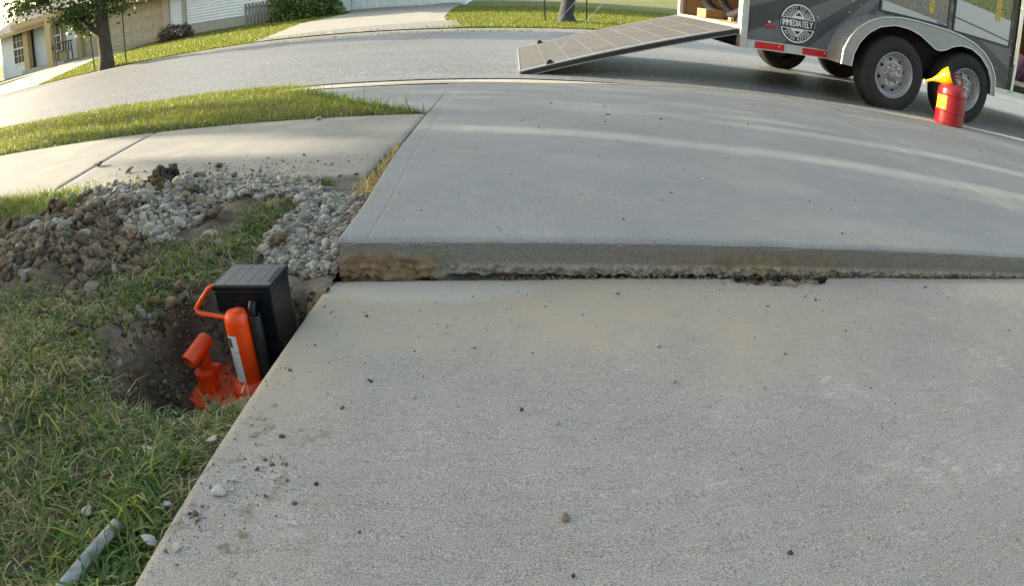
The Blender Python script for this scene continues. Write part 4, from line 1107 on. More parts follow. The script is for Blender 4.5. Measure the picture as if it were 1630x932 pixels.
MB().tube([(0.075, 0.0, 0.366), (0.080, 0, 0.42), (0.055, 0, 0.462), (0.0, 0, 0.470), (-0.035, 0, 0.452), (-0.045, 0, 0.405)], 0.011, 10).build('swing_handle', M['redmetal'], cn, smooth=True)
MB().box(-0.055, 0.02, -0.016, 0.016, 0.402, 0.428).box(-0.02, 0.05, -0.006, 0.006, 0.430, 0.445).build('cap_lever', M['redmetal'], cn, bevel=0.004)
MB().tube([(-0.03, 0.03, 0.38), (-0.02, 0.02, 0.44), (0.01, 0.0, 0.47)], 0.007, 8).build('trigger_rod', M['chrome'], cn, smooth=True)
# funnel on its side at the spout, mouth towards the can
fa = Vector((-0.030, -0.03, 0.440)); fb = Vector((-0.255, -0.02, 0.345)); fx = (fb - fa).normalized(); fl_ = (fb - fa).length
fm = Matrix.Translation(fa) @ fx.to_track_quat('Z', 'Y').to_matrix().to_4x4()
fn = MB().lathe([(0.074, 0.012), (0.083, 0.0), (0.088, 0.002), (0.087, 0.020), (0.075, 0.060), (0.044, 0.110), (0.022, 0.140), (0.013, 0.190), (0.009, fl_), (0.006, fl_), (0.010, 0.19), (0.040, 0.110), (0.071, 0.058), (0.083, 0.015)], 32, fm, cap=False).build('funnel', M['yellow'], cn, smooth=True)
MB().tube([fb, fb + fx * 0.012], 0.007, 10).tube([fb + fx * 0.012 + Vector((0, 0, 0.022)), fb + fx * 0.012 - Vector((0, 0, 0.024))], 0.005, 8).build('nozzle', M['chrome'], fn, smooth=True)
MB().tube([(0.0, 0.0, 0.385), (-0.05, -0.02, 0.405), (-0.075, -0.025, 0.415)], 0.012, 10).build('spout', M['redmetal'], cn, smooth=True)

# ------------------------------------------------------------------ gravel heap, clods, loose stones
STONE_COLS = [(0.26, 0.238, 0.20), (0.32, 0.295, 0.245), (0.21, 0.195, 0.17), (0.34, 0.295, 0.225), (0.25, 0.195, 0.14), (0.39, 0.365, 0.32), (0.16, 0.145, 0.128)]
PEB = ico_variants(5, 2, 0.24, 0.72, 40) + angular_variants(3, 2, 9, 0.10, 0.8, 44)
def in_gravel(x, y):
    """weight of gravel cover"""
    a = np.exp(-(((x + 0.92) / 0.36) ** 2 + ((y - 1.50) / 0.16) ** 2) * 1.1)
    b = np.exp(-(((x + 0.47) / 0.22) ** 2 + ((y - 1.28) / 0.215) ** 2) * 0.9)
    d = 0.95 * np.exp(-(((x + 0.86) / 0.13) ** 2 + ((y - 1.27) / 0.12) ** 2)); b = np.maximum(b, d)
    c = 0.8 * np.exp(-(((x + 0.64) / 0.11) ** 2 + ((y - 1.24) / 0.12) ** 2))
    tg = np.exp(-(((x + 0.71 - 0.40 * (y - 1.0)) / 0.075) ** 2)) * sstep(1.44, 1.34, y)
    return np.maximum(np.maximum(a, b), c) + 0.30 * fbm(x * 7, y * 7, 0, 3, 51) - 0.55 * tg
def sample(n, x0, x1, y0, y1, f, thr):
    X = rng.uniform(x0, x1, n * 6); Y = rng.uniform(y0, y1, n * 6)
    k = f(X, Y) > thr + 0.0 * X
    X, Y = X[k][:n], Y[k][:n]; return X, Y
gh = thing('gravel_heap', 'heap of grey river gravel between the sidewalk and the raised slab', 'gravel', (-0.7, 1.4, -0.06))
gX, gY = sample(23000, -1.42, -0.350, 1.06, 1.66, in_gravel, 0.31)
kk = ~((gX > x_left(gY) - 0.004) & (gY > 1.07))
gX, gY = gX[kk], gY[kk]
gS = np.clip(rng.lognormal(math.log(0.0104), 0.34, len(gX)), 0.005, 0.024)
gZ = T(gX, gY) + gS * 0.22 + rng.uniform(0, 0.012, len(gX))
gC = mixcol(len(gX), STONE_COLS, 0.14)
order = np.argsort(-gS)
big = order[:240]; rest = order[240:]
P = np.stack([gX, gY, gZ], 1)
S3 = np.stack([gS * rng.uniform(1.0, 1.35, len(gS)), gS * rng.uniform(0.8, 1.0, len(gS)), gS * rng.uniform(0.75, 1.0, len(gS))], 1)
o = obj_from('gravel', scatter('gravel', PEB, P[rest], S3[rest], gC[rest]), M['stone'], gh, smooth=True); o.location = -Vector(gh.location); tag(o, kind='stuff')
protos = []
for i in range(24):
    me = piece_mesh('stone', PEB[i % 8], (1.2, 0.92, 0.9), STONE_COLS[i % 7]); me.materials.append(M['stone'])
    me.polygons.foreach_set('use_smooth', [True] * len(me.polygons)); protos.append(me)
for q, i in enumerate(big):
    o = obj_from('stone', protos[q % 24], None, gh); o.location = Vector(P[i]) - Vector(gh.location) + Vector((0, 0, gS[i] * 0.15)); o.scale = (gS[i],) * 3
    o.rotation_euler = (rng.normal(0, 0.4), rng.normal(0, 0.4), rng.uniform(0, 6.28))

# earth heap: clods of every size
CLOD = angular_variants(8, 3, 9, 0.34, 0.85, 70)
CLOD_COLS = [(0.135, 0.102, 0.068), (0.185, 0.14, 0.092), (0.080, 0.060, 0.042), (0.215, 0.155, 0.09), (0.26, 0.23, 0.19)]
def in_dirt(x, y):
    a = np.exp(-(((x + 1.20) / 0.44) ** 2 + ((y - 1.12) / 0.26) ** 2))
    b = np.exp(-(((x + 0.53) / 0.20) ** 2 + ((y - 0.80) / 0.22) ** 2)) * 0.85
    return np.maximum(a, b) + 0.22 * fbm(x * 9, y * 9, 0, 3, 61)
dh = thing('earth_heap', 'heap of dug brown earth and clods on the left of the gravel', 'earth', (-1.15, 1.1, -0.05))
cX, cY = sample(11000, -1.9, -0.37, 0.58, 1.50, in_dirt, 0.34)
cS = np.clip(rng.lognormal(math.log(0.0095), 0.62, len(cX)), 0.003, 0.036)
pk_ = pit(cX, cY); kp = (pk_ < 0.25) | ((pk_ > 0.85) & (rng.uniform(0, 1, len(cX)) < 0.55)) | (rng.uniform(0, 1, len(cX)) < 0.75); cX, cY, cS, pk_ = cX[kp], cY[kp], cS[kp], pk_[kp]; cS = np.where(pk_ > 0.2, np.clip(cS, 0.003, 0.013) * np.where(pk_ > 0.85, 1.2, 0.85), cS)
pa = rng.uniform(-0.75, -0.365, 6000); pb = rng.uniform(0.55, 1.03, 6000); pq = pit(pa, pb); kq = (pq > 0.12) & (rng.uniform(0, 1, 6000) < 0.75); cX = np.concatenate([cX, pa[kq]]); cY = np.concatenate([cY, pb[kq]]); cS = np.concatenate([cS, np.clip(rng.lognormal(math.log(0.0072), 0.5, kq.sum()), 0.003, 0.018)])
jackarea = (cX > -0.61) & (cX < -0.39) & (cY > 0.765) & (cY < 0.94)
cX, cY, cS = cX[~jackarea], cY[~jackarea], cS[~jackarea]
P = np.stack([cX, cY, T(cX, cY) + cS * 0.15], 1); S3 = cS[:, None] * rng.uniform(0.75, 1.3, (len(cS), 3)); cC = mixcol(len(cS), CLOD_COLS, 0.2, [0.28, 0.27, 0.2, 0.15, 0.10])
order = np.argsort(-cS); big = order[:110]; rest = order[110:]
LOWC = angular_variants(8, 2, 8, 0.30, 0.85, 90)
o = obj_from('earth_crumbs', scatter('earth_crumbs', LOWC, P[rest], S3[rest], cC[rest]), M['clod'], dh); o.location = -Vector(dh.location); tag(o, kind='stuff')
cprot = []
for i in range(20):
    me = piece_mesh('clod', CLOD[i % 8], (1.15, 1.0, 0.85), CLOD_COLS[i % 4]); me.materials.append(M['clod']); cprot.append(me)
for q, i in enumerate(big):
    o = obj_from('clod', cprot[q % 20], None, dh); o.location = Vector(P[i]) - Vector(dh.location); o.scale = (cS[i] * 1.1,) * 3; o.rotation_euler = (0, 0, rng.uniform(0, 6.28))
# single clods that stand out
CL = [(-1.060, 1.592, 0.082, (0.045, 0.036, 0.027), 'dark crumbly clod perched at the top of the gravel heap'),
      (-0.995, 1.44, 0.060, (0.13, 0.088, 0.048), 'brown clod on the gravel just below the dark crumbly clod'),
      (-1.126, 1.273, 0.044, (0.125, 0.093, 0.058), 'round brown clod between the gravel and the earth heap'),
      (-1.333, 1.365, 0.064, (0.10, 0.068, 0.042), 'reddish brown sod at the lit edge of the lawn by the earth heap'),
      (-0.866, 1.432, 0.056, (0.10, 0.078, 0.05), 'earth lump on the gravel right of the dark clod'),
      (-0.918, 1.126, 0.054, (0.12, 0.088, 0.055), 'grass-topped sod lying at the foot of the gravel'),
      (-1.376, 1.215, 0.062, (0.15, 0.115, 0.068), 'tan clod high on the earth heap near the left picture edge'),
      (-0.515, 1.176, 0.030, (0.11, 0.08, 0.05), 'small rust brown clod among gravel left of the slab corner'),
      (-0.560, 1.290, 0.034, (0.13, 0.095, 0.06), 'dry brown tuft of earth in the middle of the gravel'),
      (-0.732, 1.308, 0.046, (0.125, 0.095, 0.062), 'earth lump lying in the gravel above the grass patch'),
      (-0.680, 1.460, 0.032, (0.30, 0.27, 0.21), 'pale flat rock at the upper edge of the gravel')]
def lone(name, cat, x, y, z, s, col, label, kind='clod', flat=0.8, group=None, sink=0.12):
    var = CLOD[random.randrange(8)] if kind == 'clod' else (PEB[random.randrange(8)] if kind == 'pebble' else CHIP[random.randrange(8)])
    me = piece_mesh(name, var, (s * random.uniform(1.0, 1.3), s * random.uniform(0.85, 1.05), s * flat), col, 0.25)
    me.materials.append(M['clod'] if kind == 'clod' else M['stone'])
    if kind == 'pebble': me.polygons.foreach_set('use_smooth', [True] * len(me.polygons))
    zs = min(v.co.z for v in me.vertices)
    o = obj_from(name, me); o.location = (x, y, z - zs - s * sink); return tag(o, label, cat, group)
CHIP = angular_variants(8, 3, 8, 0.10, 0.8, 130)
def crumbly(x, y, z, s, col, label, n=46):
    """one clod built of many stuck crumbs"""
    p = rng.normal(0, 1, (n, 3)); p /= np.linalg.norm(p, axis=1)[:, None]; p *= (rng.uniform(0, 1, n) ** 0.45)[:, None] * np.array([0.52, 0.40, 0.30]) * s
    p[:, 2] += 0.26 * s
    me = scatter('earth_clod', LOWC, p, s * rng.uniform(0.22, 0.46, (n, 1)) * rng.uniform(0.8, 1.2, (n, 3)), np.array([col]) * rng.uniform(0.6, 1.5, (n, 1)))
    me.materials.append(M['clod']); o = obj_from('earth_clod', me); o.location = (x, y, z); return tag(o, label, 'clod')
for x, y, s, c, lb_ in [q for q in CL if q[2] > 0.052]:
    crumbly(x, y, float(T(x, y)) + (0.010 if in_gravel(np.array([x]), np.array([y]))[0] > 0.31 else 0.0), s * 1.1, c, lb_)
for x, y, s, c, lb_ in [q for q in CL if q[2] <= 0.052]:
    lone('earth_clod', 'clod', x, y, float(T(x, y)) + (0.016 if in_gravel(np.array([x]), np.array([y]))[0] > 0.31 else 0.0), s * 1.15, c, lb_, sink=0.05)
NEAR = [('pale',-0.320,0.433,0.0180,'white limestone lump on the near slab beside its earth stains'),
('pale',-0.309,0.455,0.0125,'flat pale stone chip touching the white limestone lump'),
('pale',-0.334,0.343,0.0120,'small white stone on the slab edge at the bottom left'),
('dark',-0.282,0.544,0.0105,'dark grey stone on the slab up from the limestone lump'),
('brown',0.054,0.415,0.0135,'brown oval pebble alone at the bottom middle of the slab'),
('tan',0.057,0.580,0.0110,'tan pebble on the slab straight above the brown oval pebble'),
('dark',0.013,0.610,0.0075,'black crumb left of the tan pebble in the slab middle'),
('tan',0.225,0.672,0.0130,'pale round pebble right of the slab middle'),
('grey',-0.129,0.641,0.0105,'grey pebble on the slab level with the jack foot'),
('dark',-0.196,0.679,0.0085,'dark crumb on the slab between jack and grey pebble'),
('tan',0.353,0.643,0.0080,'small white pebble right of the pale round pebble'),
('tan',-0.056,0.780,0.0090,'small pale pebble below the step left of the slab middle'),
('dark',-0.211,0.458,0.0085,'dark clod crumb right of the white limestone lump'),
('brown',-0.219,0.610,0.0095,'flat brown crumb of earth near the slab left edge'),
('tan',-0.316,0.612,0.0085,'pale chip lying near the slab edge just below the jack'),
('brown',-0.229,0.425,0.0085,'brown earth crumb below the dark clod crumb'),
('dark',0.270,0.341,0.0085,'dark bit of bark at the slab bottom right of centre'),
('dark',0.057,0.339,0.0050,'tiny dark crumb at the bottom picture edge'),
('dark',-0.248,0.893,0.0075,'dark crumb on the stained slab near the step corner'),
('tan',0.226,0.778,0.0095,'pebble with a twig in the middle of the stained slab'),
('brown',0.425,0.737,0.0085,'thin brown leaf scrap on the slab right side'),
('tan',0.366,0.903,0.0070,'pale pebble below the broken notch in the slab edge'),
('tan',0.492,0.874,0.0070,'white chip below and right of the broken notch'),
('tan',0.618,0.844,0.0075,'grey chip on the slab well right of the notch'),
('dark',0.583,0.941,0.0085,'dark chip on the slab just under the notch'),
('dark',0.909,0.999,0.0095,'dark sliver on the slab near the step on the right')]
COLS = dict(pale=(0.40, 0.385, 0.345), dark=(0.07, 0.06, 0.05), brown=(0.165, 0.135, 0.105), tan=(0.30, 0.27, 0.225), grey=(0.30, 0.29, 0.27), white=(0.44, 0.43, 0.40))
for k, x, y, s, lb_ in NEAR:
    lone('stone' if k in ('pale', 'tan', 'grey') else 'crumb', 'stone' if k in ('pale', 'tan', 'grey') else 'crumb', x, y, float(z_near(x, y)), s * (0.95 if k == 'pale' else 0.78), COLS[k], lb_, 'chip' if k in ('pale', 'tan', 'grey') else ('pebble' if k in ('tan', 'grey') or s > 0.0125 else 'clod'), 0.7, None, 0.04)
FAR = [('dark',0.468,3.022,0.016,'dark clod farthest up the raised slab toward the ramp'),('dark',0.195,3.088,0.016,'dark clod on the raised slab below the ramp foot'),('dark',0.437,2.736,0.015,'middle dark clod on the raised slab'),('dark',0.674,2.673,0.017,'dark clod on the raised slab right of the middle one'),
('dark',0.041,2.498,0.011,'small dark clod left on the raised slab above the light streak'),('dark',0.389,2.510,0.013,'flat dark scrap on the raised slab near the light streak'),('dark',1.114,2.701,0.013,'dark crumb on the raised slab below the trailer tyres'),
('white',0.532,1.578,0.012,'white chip in the middle of the raised slab'),('dark',0.401,1.428,0.009,'dark crumb below the white chip on the raised slab'),('dark',2.290,3.843,0.02,'dark crumb on the raised slab by the trailer wheel'),('dark',0.752,1.159,0.010,'dark sliver on the raised slab close to the step'),('dark',2.766,2.818,0.016,'dark crumb on the raised slab at the far right')]
for k, x, y, s, lb_ in FAR:
    lone('crumb' if k == 'dark' else 'stone', 'crumb' if k == 'dark' else 'stone', x, y, 0.0005, s * 0.85, COLS[k], lb_, 'clod' if k == 'dark' else 'chip', 0.5, None, 0.04)
SW = [('brown',-0.479,1.579,0.016,'oval dark pebble on the sidewalk near the raised slab'),('dark',-0.692,1.898,0.014,'dark crumb on the lit middle of the sidewalk'),('brown',-1.655,2.005,0.045,'flat brown clod wedged in the sidewalk joint'),('brown',-1.376,1.831,0.028,'green-brown clod on the sidewalk near its joint'),
('brown',-1.257,1.876,0.020,'small tan clod on the sidewalk above the gravel'),('brown',-0.959,1.773,0.040,'brown clod on the sidewalk farthest above the gravel heap'),('brown',-0.982,1.653,0.052,'big rusty clod on the sidewalk edge above the gravel'),('grey',-0.894,2.681,0.034,'flat stone at the grass verge edge of the sidewalk'),
('dark',-0.801,1.698,0.014,'dark crumb on the sidewalk right of the brown clods'),('dark',-0.750,1.586,0.015,'black crumb on the sidewalk edge above the gravel'),('tan',-0.652,1.662,0.012,'pale pebble on the shaded sidewalk end'),('dark',-0.551,1.534,0.012,'dark scrap at the near sidewalk edge by the grass tuft'),('dark',-0.430,1.60,0.014,'dry leaf scrap at the sidewalk end by the slab'),('brown',-0.831,1.630,0.040,'brown clod on the sidewalk edge right of the rusty clod')]
for k, x, y, s, lb_ in SW:
    lone('crumb' if k == 'dark' else ('earth_clod' if k == 'brown' else 'stone'), 'crumb' if k == 'dark' else ('clod' if k == 'brown' else 'stone'), x, y, 0.0, s, COLS[k], lb_, 'clod' if k in ('dark', 'brown') else 'pebble', 0.6, None, 0.04)
GR = [(-0.388,0.411,0.016,'white stone in the grass touching the slab edge'),(-0.469,0.504,0.021,'flat white stone in the grass below the hole'),(-0.380,0.351,0.016,'long white stone in the grass at the slab edge, lowest of them'),(-0.546,0.605,0.015,'pale stone at the near rim of the hole'),(-0.495,0.383,0.014,'grey stone in the grass above the grey pipe'),(-0.385,0.545,0.018,'earthy pale stone at the slab edge below the jack')]
for x, y, s, lb_ in GR: lone('stone', 'stone', x, y, float(T(x, y)) + 0.004, s * 1.0, COLS['pale'], lb_, 'chip', 0.65, None, -0.1)
# weathered pipe in the grass
pp = [(-0.475, 0.150), (-0.462, 0.215), (-0.450, 0.285), (-0.4335, 0.367)]
pw = MB().tube([(x, y, float(T(x, y, False)) + 0.016) for x, y in pp], 0.0074, 14).build('pipe', M['pipe'], None, smooth=True)
tag(pw, 'weathered grey pipe lying in the grass at the bottom left', 'pipe')
# fine grit on the slabs
n = 3200
x = rng.uniform(-0.35, 1.6, n); y = rng.uniform(0.2, 1.05, n); keep = rng.uniform(0, 1, n) < 0.10 + 0.5 * np.exp(-(x + 0.3) / 0.15) + 0.22 * np.exp(-((y - 0.95) / 0.15) ** 2) * (x < 0.9)
x, y = x[keep], y[keep]; n1 = len(x)
for cx_, cy_, sd, q in ((-0.285, 0.485, 0.016, 60), (-0.275, 0.50, 0.010, 40), (-0.30, 0.435, 0.014, 40), (-0.335, 0.395, 0.012, 50), (-0.315, 0.375, 0.014, 40), (-0.255, 0.455, 0.02, 40), (-0.34, 0.45, 0.02, 50), (-0.33, 0.34, 0.02, 40), (-0.345, 0.55, 0.03, 60), (-0.33, 0.70, 0.04, 60), (0.40, 1.0, 0.06, 60), (0.58, 0.99, 0.05, 80)):
    x = np.concatenate([x, rng.normal(cx_, sd, q)]); y = np.concatenate([y, rng.normal(cy_, sd * 0.7, q)])
kx = x > -0.355; x, y = x[kx], y[kx]; n1 = len(x)
x2 = rng.uniform(-0.33, 3.0, 500); y2 = rng.uniform(1.1, 3.6, 500)
x3 = rng.normal(-0.95, 0.30, 500); y3 = rng.normal(1.70, 0.09, 500); k3 = (y3 > 1.61) & (x3 < -0.45); x3, y3 = x3[k3], y3[k3]
x4 = rng.uniform(-0.05, 1.3, 900); y4 = rng.normal(1.070, 0.004, 900)
X = np.concatenate([x, x2, x3, x4]); Y = np.concatenate([y, y2, y3, y4])
Z = np.concatenate([z_near(x, y), 0 * x2 + 0.0008, 0 * x3 + 0.0008, z_near(x4, y4) - 0.008 + rng.uniform(0, 0.006, 900)])
S = np.concatenate([rng.lognormal(math.log(0.0017), 0.5, n1), rng.lognormal(math.log(0.0034), 0.4, 500), rng.lognormal(math.log(0.0045), 0.5, len(x3)), rng.lognormal(math.log(0.005), 0.3, 900)])
xb_ = np.concatenate([rng.uniform(-0.58, -0.49, 26), rng.normal(0.585, 0.045, 70)]); yb_ = np.concatenate([rng.uniform(0.80, 0.90, 26), rng.uniform(1.035, 1.07, 70)]); zb_ = np.concatenate([np.full(26, -0.198), np.full(70, -0.080)])
X = np.concatenate([xb_, X]); Y = np.concatenate([yb_, Y]); Z = np.concatenate([zb_, Z]); S = np.concatenate([rng.lognormal(math.log(0.0055), 0.4, 96), S])
C = mixcol(len(X), [(0.10, 0.08, 0.06), (0.34, 0.30, 0.24), (0.20, 0.16, 0.12), (0.40, 0.37, 0.32)], 0.2, [0.4, 0.25, 0.25, 0.10]); C[-900:] *= 0.55
G1 = angular_variants(6, 1, 7, 0.2, 0.7, 160)
tag(obj_from('grit', scatter('grit', G1, np.stack([X, Y, Z + S * 0.25], 1), S[:, None] * rng.uniform(0.8, 1.3, (len(S), 3)), C), M['stone']), 'fine grit and crumbs scattered over the concrete', 'grit', None, 'stuff')

# ------------------------------------------------------------------ grass
GREENS = [(0.070, 0.150, 0.042), (0.110, 0.205, 0.052), (0.175, 0.240, 0.052), (0.25, 0.275, 0.065), (0.36, 0.31, 0.15), (0.50, 0.42, 0.26)]
LAWN = [(0.085, 0.145, 0.030), (0.13, 0.185, 0.036), (0.19, 0.225, 0.042), (0.25, 0.255, 0.055), (0.33, 0.29, 0.12), (0.42, 0.35, 0.20)]
def grass(name, X, Y, Zf, L, W, lean, weights, label, droop=0.6, lsig=0.3, zoff=-0.004, stops=GREENS):
    n = len(X)
    Lr = L * rng.lognormal(0, lsig, n); Wr = W * rng.uniform(0.6, 1.3, n)
    o = blades(name, np.stack([X, Y, Zf(X, Y) + zoff], 1), Lr, Wr, np.clip(np.abs(rng.normal(lean, 0.35, n)), 0.02, 1.5), rng.uniform(0, 2 * PI, n), mixcol(n, stops, 0.22, weights), M['blade'], None, droop)
    return tag(o, label, 'grass', None, 'stuff')
def tufts(n, f, thr, x0, x1, y0, y1, per=14, spread=0.016):
    X, Y = sample(n, x0, x1, y0, y1, f, thr)
    X = np.repeat(X, per) + rng.normal(0, spread, len(X) * per); Y = np.repeat(Y, per) + rng.normal(0, spread, len(Y) * per); return X, Y
def fg(x, y):
    return fg0(x, y) - 0.35 * np.exp(-(((x + 0.44) / 0.09) ** 2 + ((y - 0.59) / 0.05) ** 2))
def fg0(x, y):
    """rough grass left of the slab: front field, the tongue between heap and hole, not in the pit"""
    a = sstep(0.80, 0.62, y + 0.25 * (x + 0.6)) * sstep(-0.355, -0.375, x)
    tg = 1.1 * np.exp(-(((x + 0.71 - 0.40 * (y - 1.0)) / 0.105) ** 2)) * sstep(0.78, 0.88, y) * sstep(1.46, 1.34, y)
    b = sstep(-0.70, -0.80, x) * sstep(0.92, 0.82, y)
    w = np.maximum(np.maximum(a, tg), b)
    bare = 0.75 * sstep(0.05, 0.35, fbm(x * 6.5, y * 6.5, 0, 3, 84))
    return w * (1 - sstep(0.02, 0.16, pit(x, y))) - bare * 0.55
lim = lambda X, Y: (X < -0.366) & (pit(X, Y) < 0.25)
X, Y = tufts(3500, fg, 0.36, -1.5, -0.36, -0.1, 1.42, 14, 0.013); k = lim(X, Y); X, Y = X[k], Y[k]
grass('rough_grass', X, Y, T, 0.027, 0.0027, 0.8, [0.30, 0.34, 0.16, 0.06, 0.07, 0.07], 'rough trampled grass left of the near slab', 0.55)
X, Y = tufts(3000, fg, 0.20, -1.5, -0.36, -0.1, 1.42, 6, 0.02); k = lim(X, Y); X, Y = X[k], Y[k]
grass('clipped_straw', X, Y, T, 0.026, 0.0018, 1.35, [0.05, 0.08, 0.12, 0.2, 0.3, 0.25], 'dry clipped grass lying on the earth', 0.1, zoff=0.006)
# broad bladed clumps by the slab
CB = [(-0.430, 0.345), (-0.40, 0.365), (-0.445, 0.31), (-0.415, 0.30), (-0.475, 0.46), (-0.52, 0.50), (-0.60, 0.46), (-0.66, 0.55), (-0.75, 0.88), (-0.68, 1.06), (-0.62, 1.26), (-0.58, 1.31), (-0.70, 0.97), (-0.64, 1.12), (-0.60, 1.20), (-0.56, 0.42), (-0.72, 0.72), (-0.78, 0.62), (-0.42, 0.27), (-0.44, 0.25), (-0.465, 0.235), (-0.455, 0.27), (-0.46, 0.31), (-0.435, 0.35), (-0.40, 0.33), (-0.41, 0.40), (-0.435, 0.42), (-0.46, 0.39), (-0.47, 0.33), (-0.50, 0.30), (-0.53, 0.36), (-0.62, 0.60), (-0.70, 0.50), (-0.75, 0.80), (-0.72, 0.92), (-0.68, 0.88), (-0.85, 0.70), (-0.9, 0.8), (-0.45, 0.47), (-0.42, 0.50)]
X = np.concatenate([rng.normal(a, 0.016, 34) for a, b in CB]); Y = np.concatenate([rng.normal(b, 0.016, 34) for a, b in CB]); k = lim(X, Y)
grass('crabgrass', X[k], Y[k], T, 0.050, 0.0046, 0.8, [0.35, 0.40, 0.2, 0.05, 0.0, 0.0], 'broad bladed crabgrass clumps beside the slab', 0.55)
# lit lawn corner by the sidewalk
def fl2(x, y): return sstep(-1.28, -1.42, x) * sstep(1.36, 1.44, y) + 0 * y
X, Y = tufts(1500, fl2, 0.3, -3.2, -1.25, 1.36, 1.625, 12, 0.016)
grass('lawn_edge', X, Y, lambda x, y: T(x, y), 0.040, 0.0026, 0.4, [0.12, 0.22, 0.28, 0.22, 0.12, 0.04], 'sunlit lawn corner between earth heap and sidewalk', 0.5)
# weeds at the walk edge
X = np.concatenate([rng.normal(-1.60, 0.012, 30), rng.normal(-1.48, 0.03, 40), rng.uniform(-0.68, -0.50, 260), rng.normal(-1.22, 0.03, 60)]); Y = np.concatenate([rng.normal(1.625, 0.008, 30), rng.normal(1.60, 0.012, 40), 1.575 - 0.18 * (np.zeros(260)) + rng.normal(0, 0.008, 260), rng.normal(1.63, 0.015, 60)])
grass('walk_weeds', X, Y, lambda x, y: np.where(y > 1.6, 0.0, T(x, y)) + 0, 0.030, 0.0034, 0.5, [0.1, 0.2, 0.25, 0.25, 0.15, 0.05], 'small weeds along the near sidewalk edge', 0.5)
# verge between walk and road
def fv(x, y):
    w = np.interp(y, WA[:, 1], WA[:, 0]); return (x < w + 0.01) & (y < 4.60)
X = rng.uniform(-7.5, -0.38, 120000); Y = rng.uniform(2.745, 4.60, 120000); k = fv(X, Y); X, Y = X[k], Y[k]
dens = rng.uniform(0, 1, len(X)) < np.interp(-X, [0, 3.5, 7.5], [1, 1, 0.5]); X, Y = X[dens], Y[dens]
grass('verge_grass', X, Y, z_strip, 0.030, 0.0034, 0.4, [0.10, 0.22, 0.30, 0.26, 0.09, 0.03], 'mown grass verge between sidewalk and road', 0.5, stops=LAWN)
X = rng.uniform(-6, -0.36, 5200); ed = np.where(X < -1.5, 2.752, 2.752); Y = ed + np.abs(rng.normal(0, 0.035, len(X))); k = fv(X, Y); 
grass('verge_edge_grass', X[k], Y[k], z_strip, 0.042, 0.0046, 0.7, [0.22, 0.28, 0.24, 0.16, 0.07, 0.03], 'longer grass hanging over the sidewalk edge', 0.6)
s_ = rng.uniform(0, 1, 1900); wx = np.interp(2.765 + s_ * 1.42, WA[:, 1], WA[:, 0]); 
grass('wing_edge_grass', wx - np.abs(rng.normal(0, 0.05, 1900)), 2.765 + s_ * 1.42, z_strip, 0.060, 0.0050, 0.45, [0.28, 0.32, 0.22, 0.12, 0.05, 0.01], 'long grass leaning over the drive wing', 0.5)
# straw in the gap between walk and slab
yy = np.concatenate([rng.uniform(1.45, 2.10, 650), rng.normal(1.96, 0.04, 260)]); xx = x_left(yy) - 0.012 - np.abs(rng.normal(0, 0.022, len(yy)))
o = grass('joint_straw', xx, yy, lambda x, y: 0 * x - 0.012, 0.026, 0.0028, 0.75, [0.02, 0.03, 0.05, 0.15, 0.35, 0.40], 'dry yellow straw grass in the gap beside the raised slab', 0.5, stops=[(0.1, 0.13, 0.04), (0.2, 0.2, 0.06), (0.40, 0.33, 0.16), (0.46, 0.38, 0.20), (0.42, 0.29, 0.11), (0.52, 0.45, 0.28)])
yy = rng.uniform(2.2, 4.1, 260); xx = x_left(yy) - 0.006
grass('joint_weeds', xx, yy, lambda x, y: 0 * x - 0.012, 0.022, 0.003, 0.6, [0.1, 0.1, 0.2, 0.2, 0.25, 0.15], 'thin weeds in the joint of the drive wing', 0.4)
# weeds along the far kerb, edges of far drive
X = np.concatenate([rng.uniform(-6.0, 3.0, 500), rng.uniform(-5.5, 0.5, 500), rng.normal(-1.0, 0.5, 300)]); Y = np.concatenate([rng.normal(13.98, 0.04, 500), rng.normal(13.02, 0.04, 500), rng.normal(14.2, 0.12, 300)])
grass('kerb_weeds', X, Y, lambda x, y: np.where(y > 13.6, z_lawn(x, 13.97) + 0.05, z_road(x, 13.0)), 0.06, 0.014, 0.5, [0.1, 0.2, 0.25, 0.25, 0.15, 0.05], 'weeds growing along the far kerb joints', 0.4)
# far lawns: short blades so the edge is not a clean line
def far_grass(n, x0, x1, y0, y1, lab, ok):
    X = rng.uniform(x0, x1, n); Y = y0 + (y1 - y0) * rng.uniform(0, 1, n) ** 1.5; k = ok(X, Y); X, Y = X[k], Y[k]
    grass('lawn_grass', X, Y, z_lawn, 0.060, 0.014, 0.3, [0.14, 0.24, 0.28, 0.22, 0.10, 0.02], lab, 0.4, stops=LAWN)
okR = lambda x, y: x > np.interp(y, [13.97, 18.0, 22.5, 26.2], [-1.35, -2.0, -2.2, -2.1]) + 0.03
far_grass(60000, -2.2, 6.5, 14.0, 24.0, 'sunlit lawn beyond the ramp across the road', okR)
okL = lambda x, y: (x < np.interp(y, [13.97, 19.4, 22.9, 26.2], [-6.2, -6.95, -6.2, -6.9]) - 0.03) & (x > np.interp(y, [13.97, 17.1, 20.6, 24.3], [-13.6, -14.9, -16.2, -15.0]) + 0.03)
far_grass(60000, -16.5, -6, 14.0, 24.0, 'sunlit lawn between the two far driveways', okL)

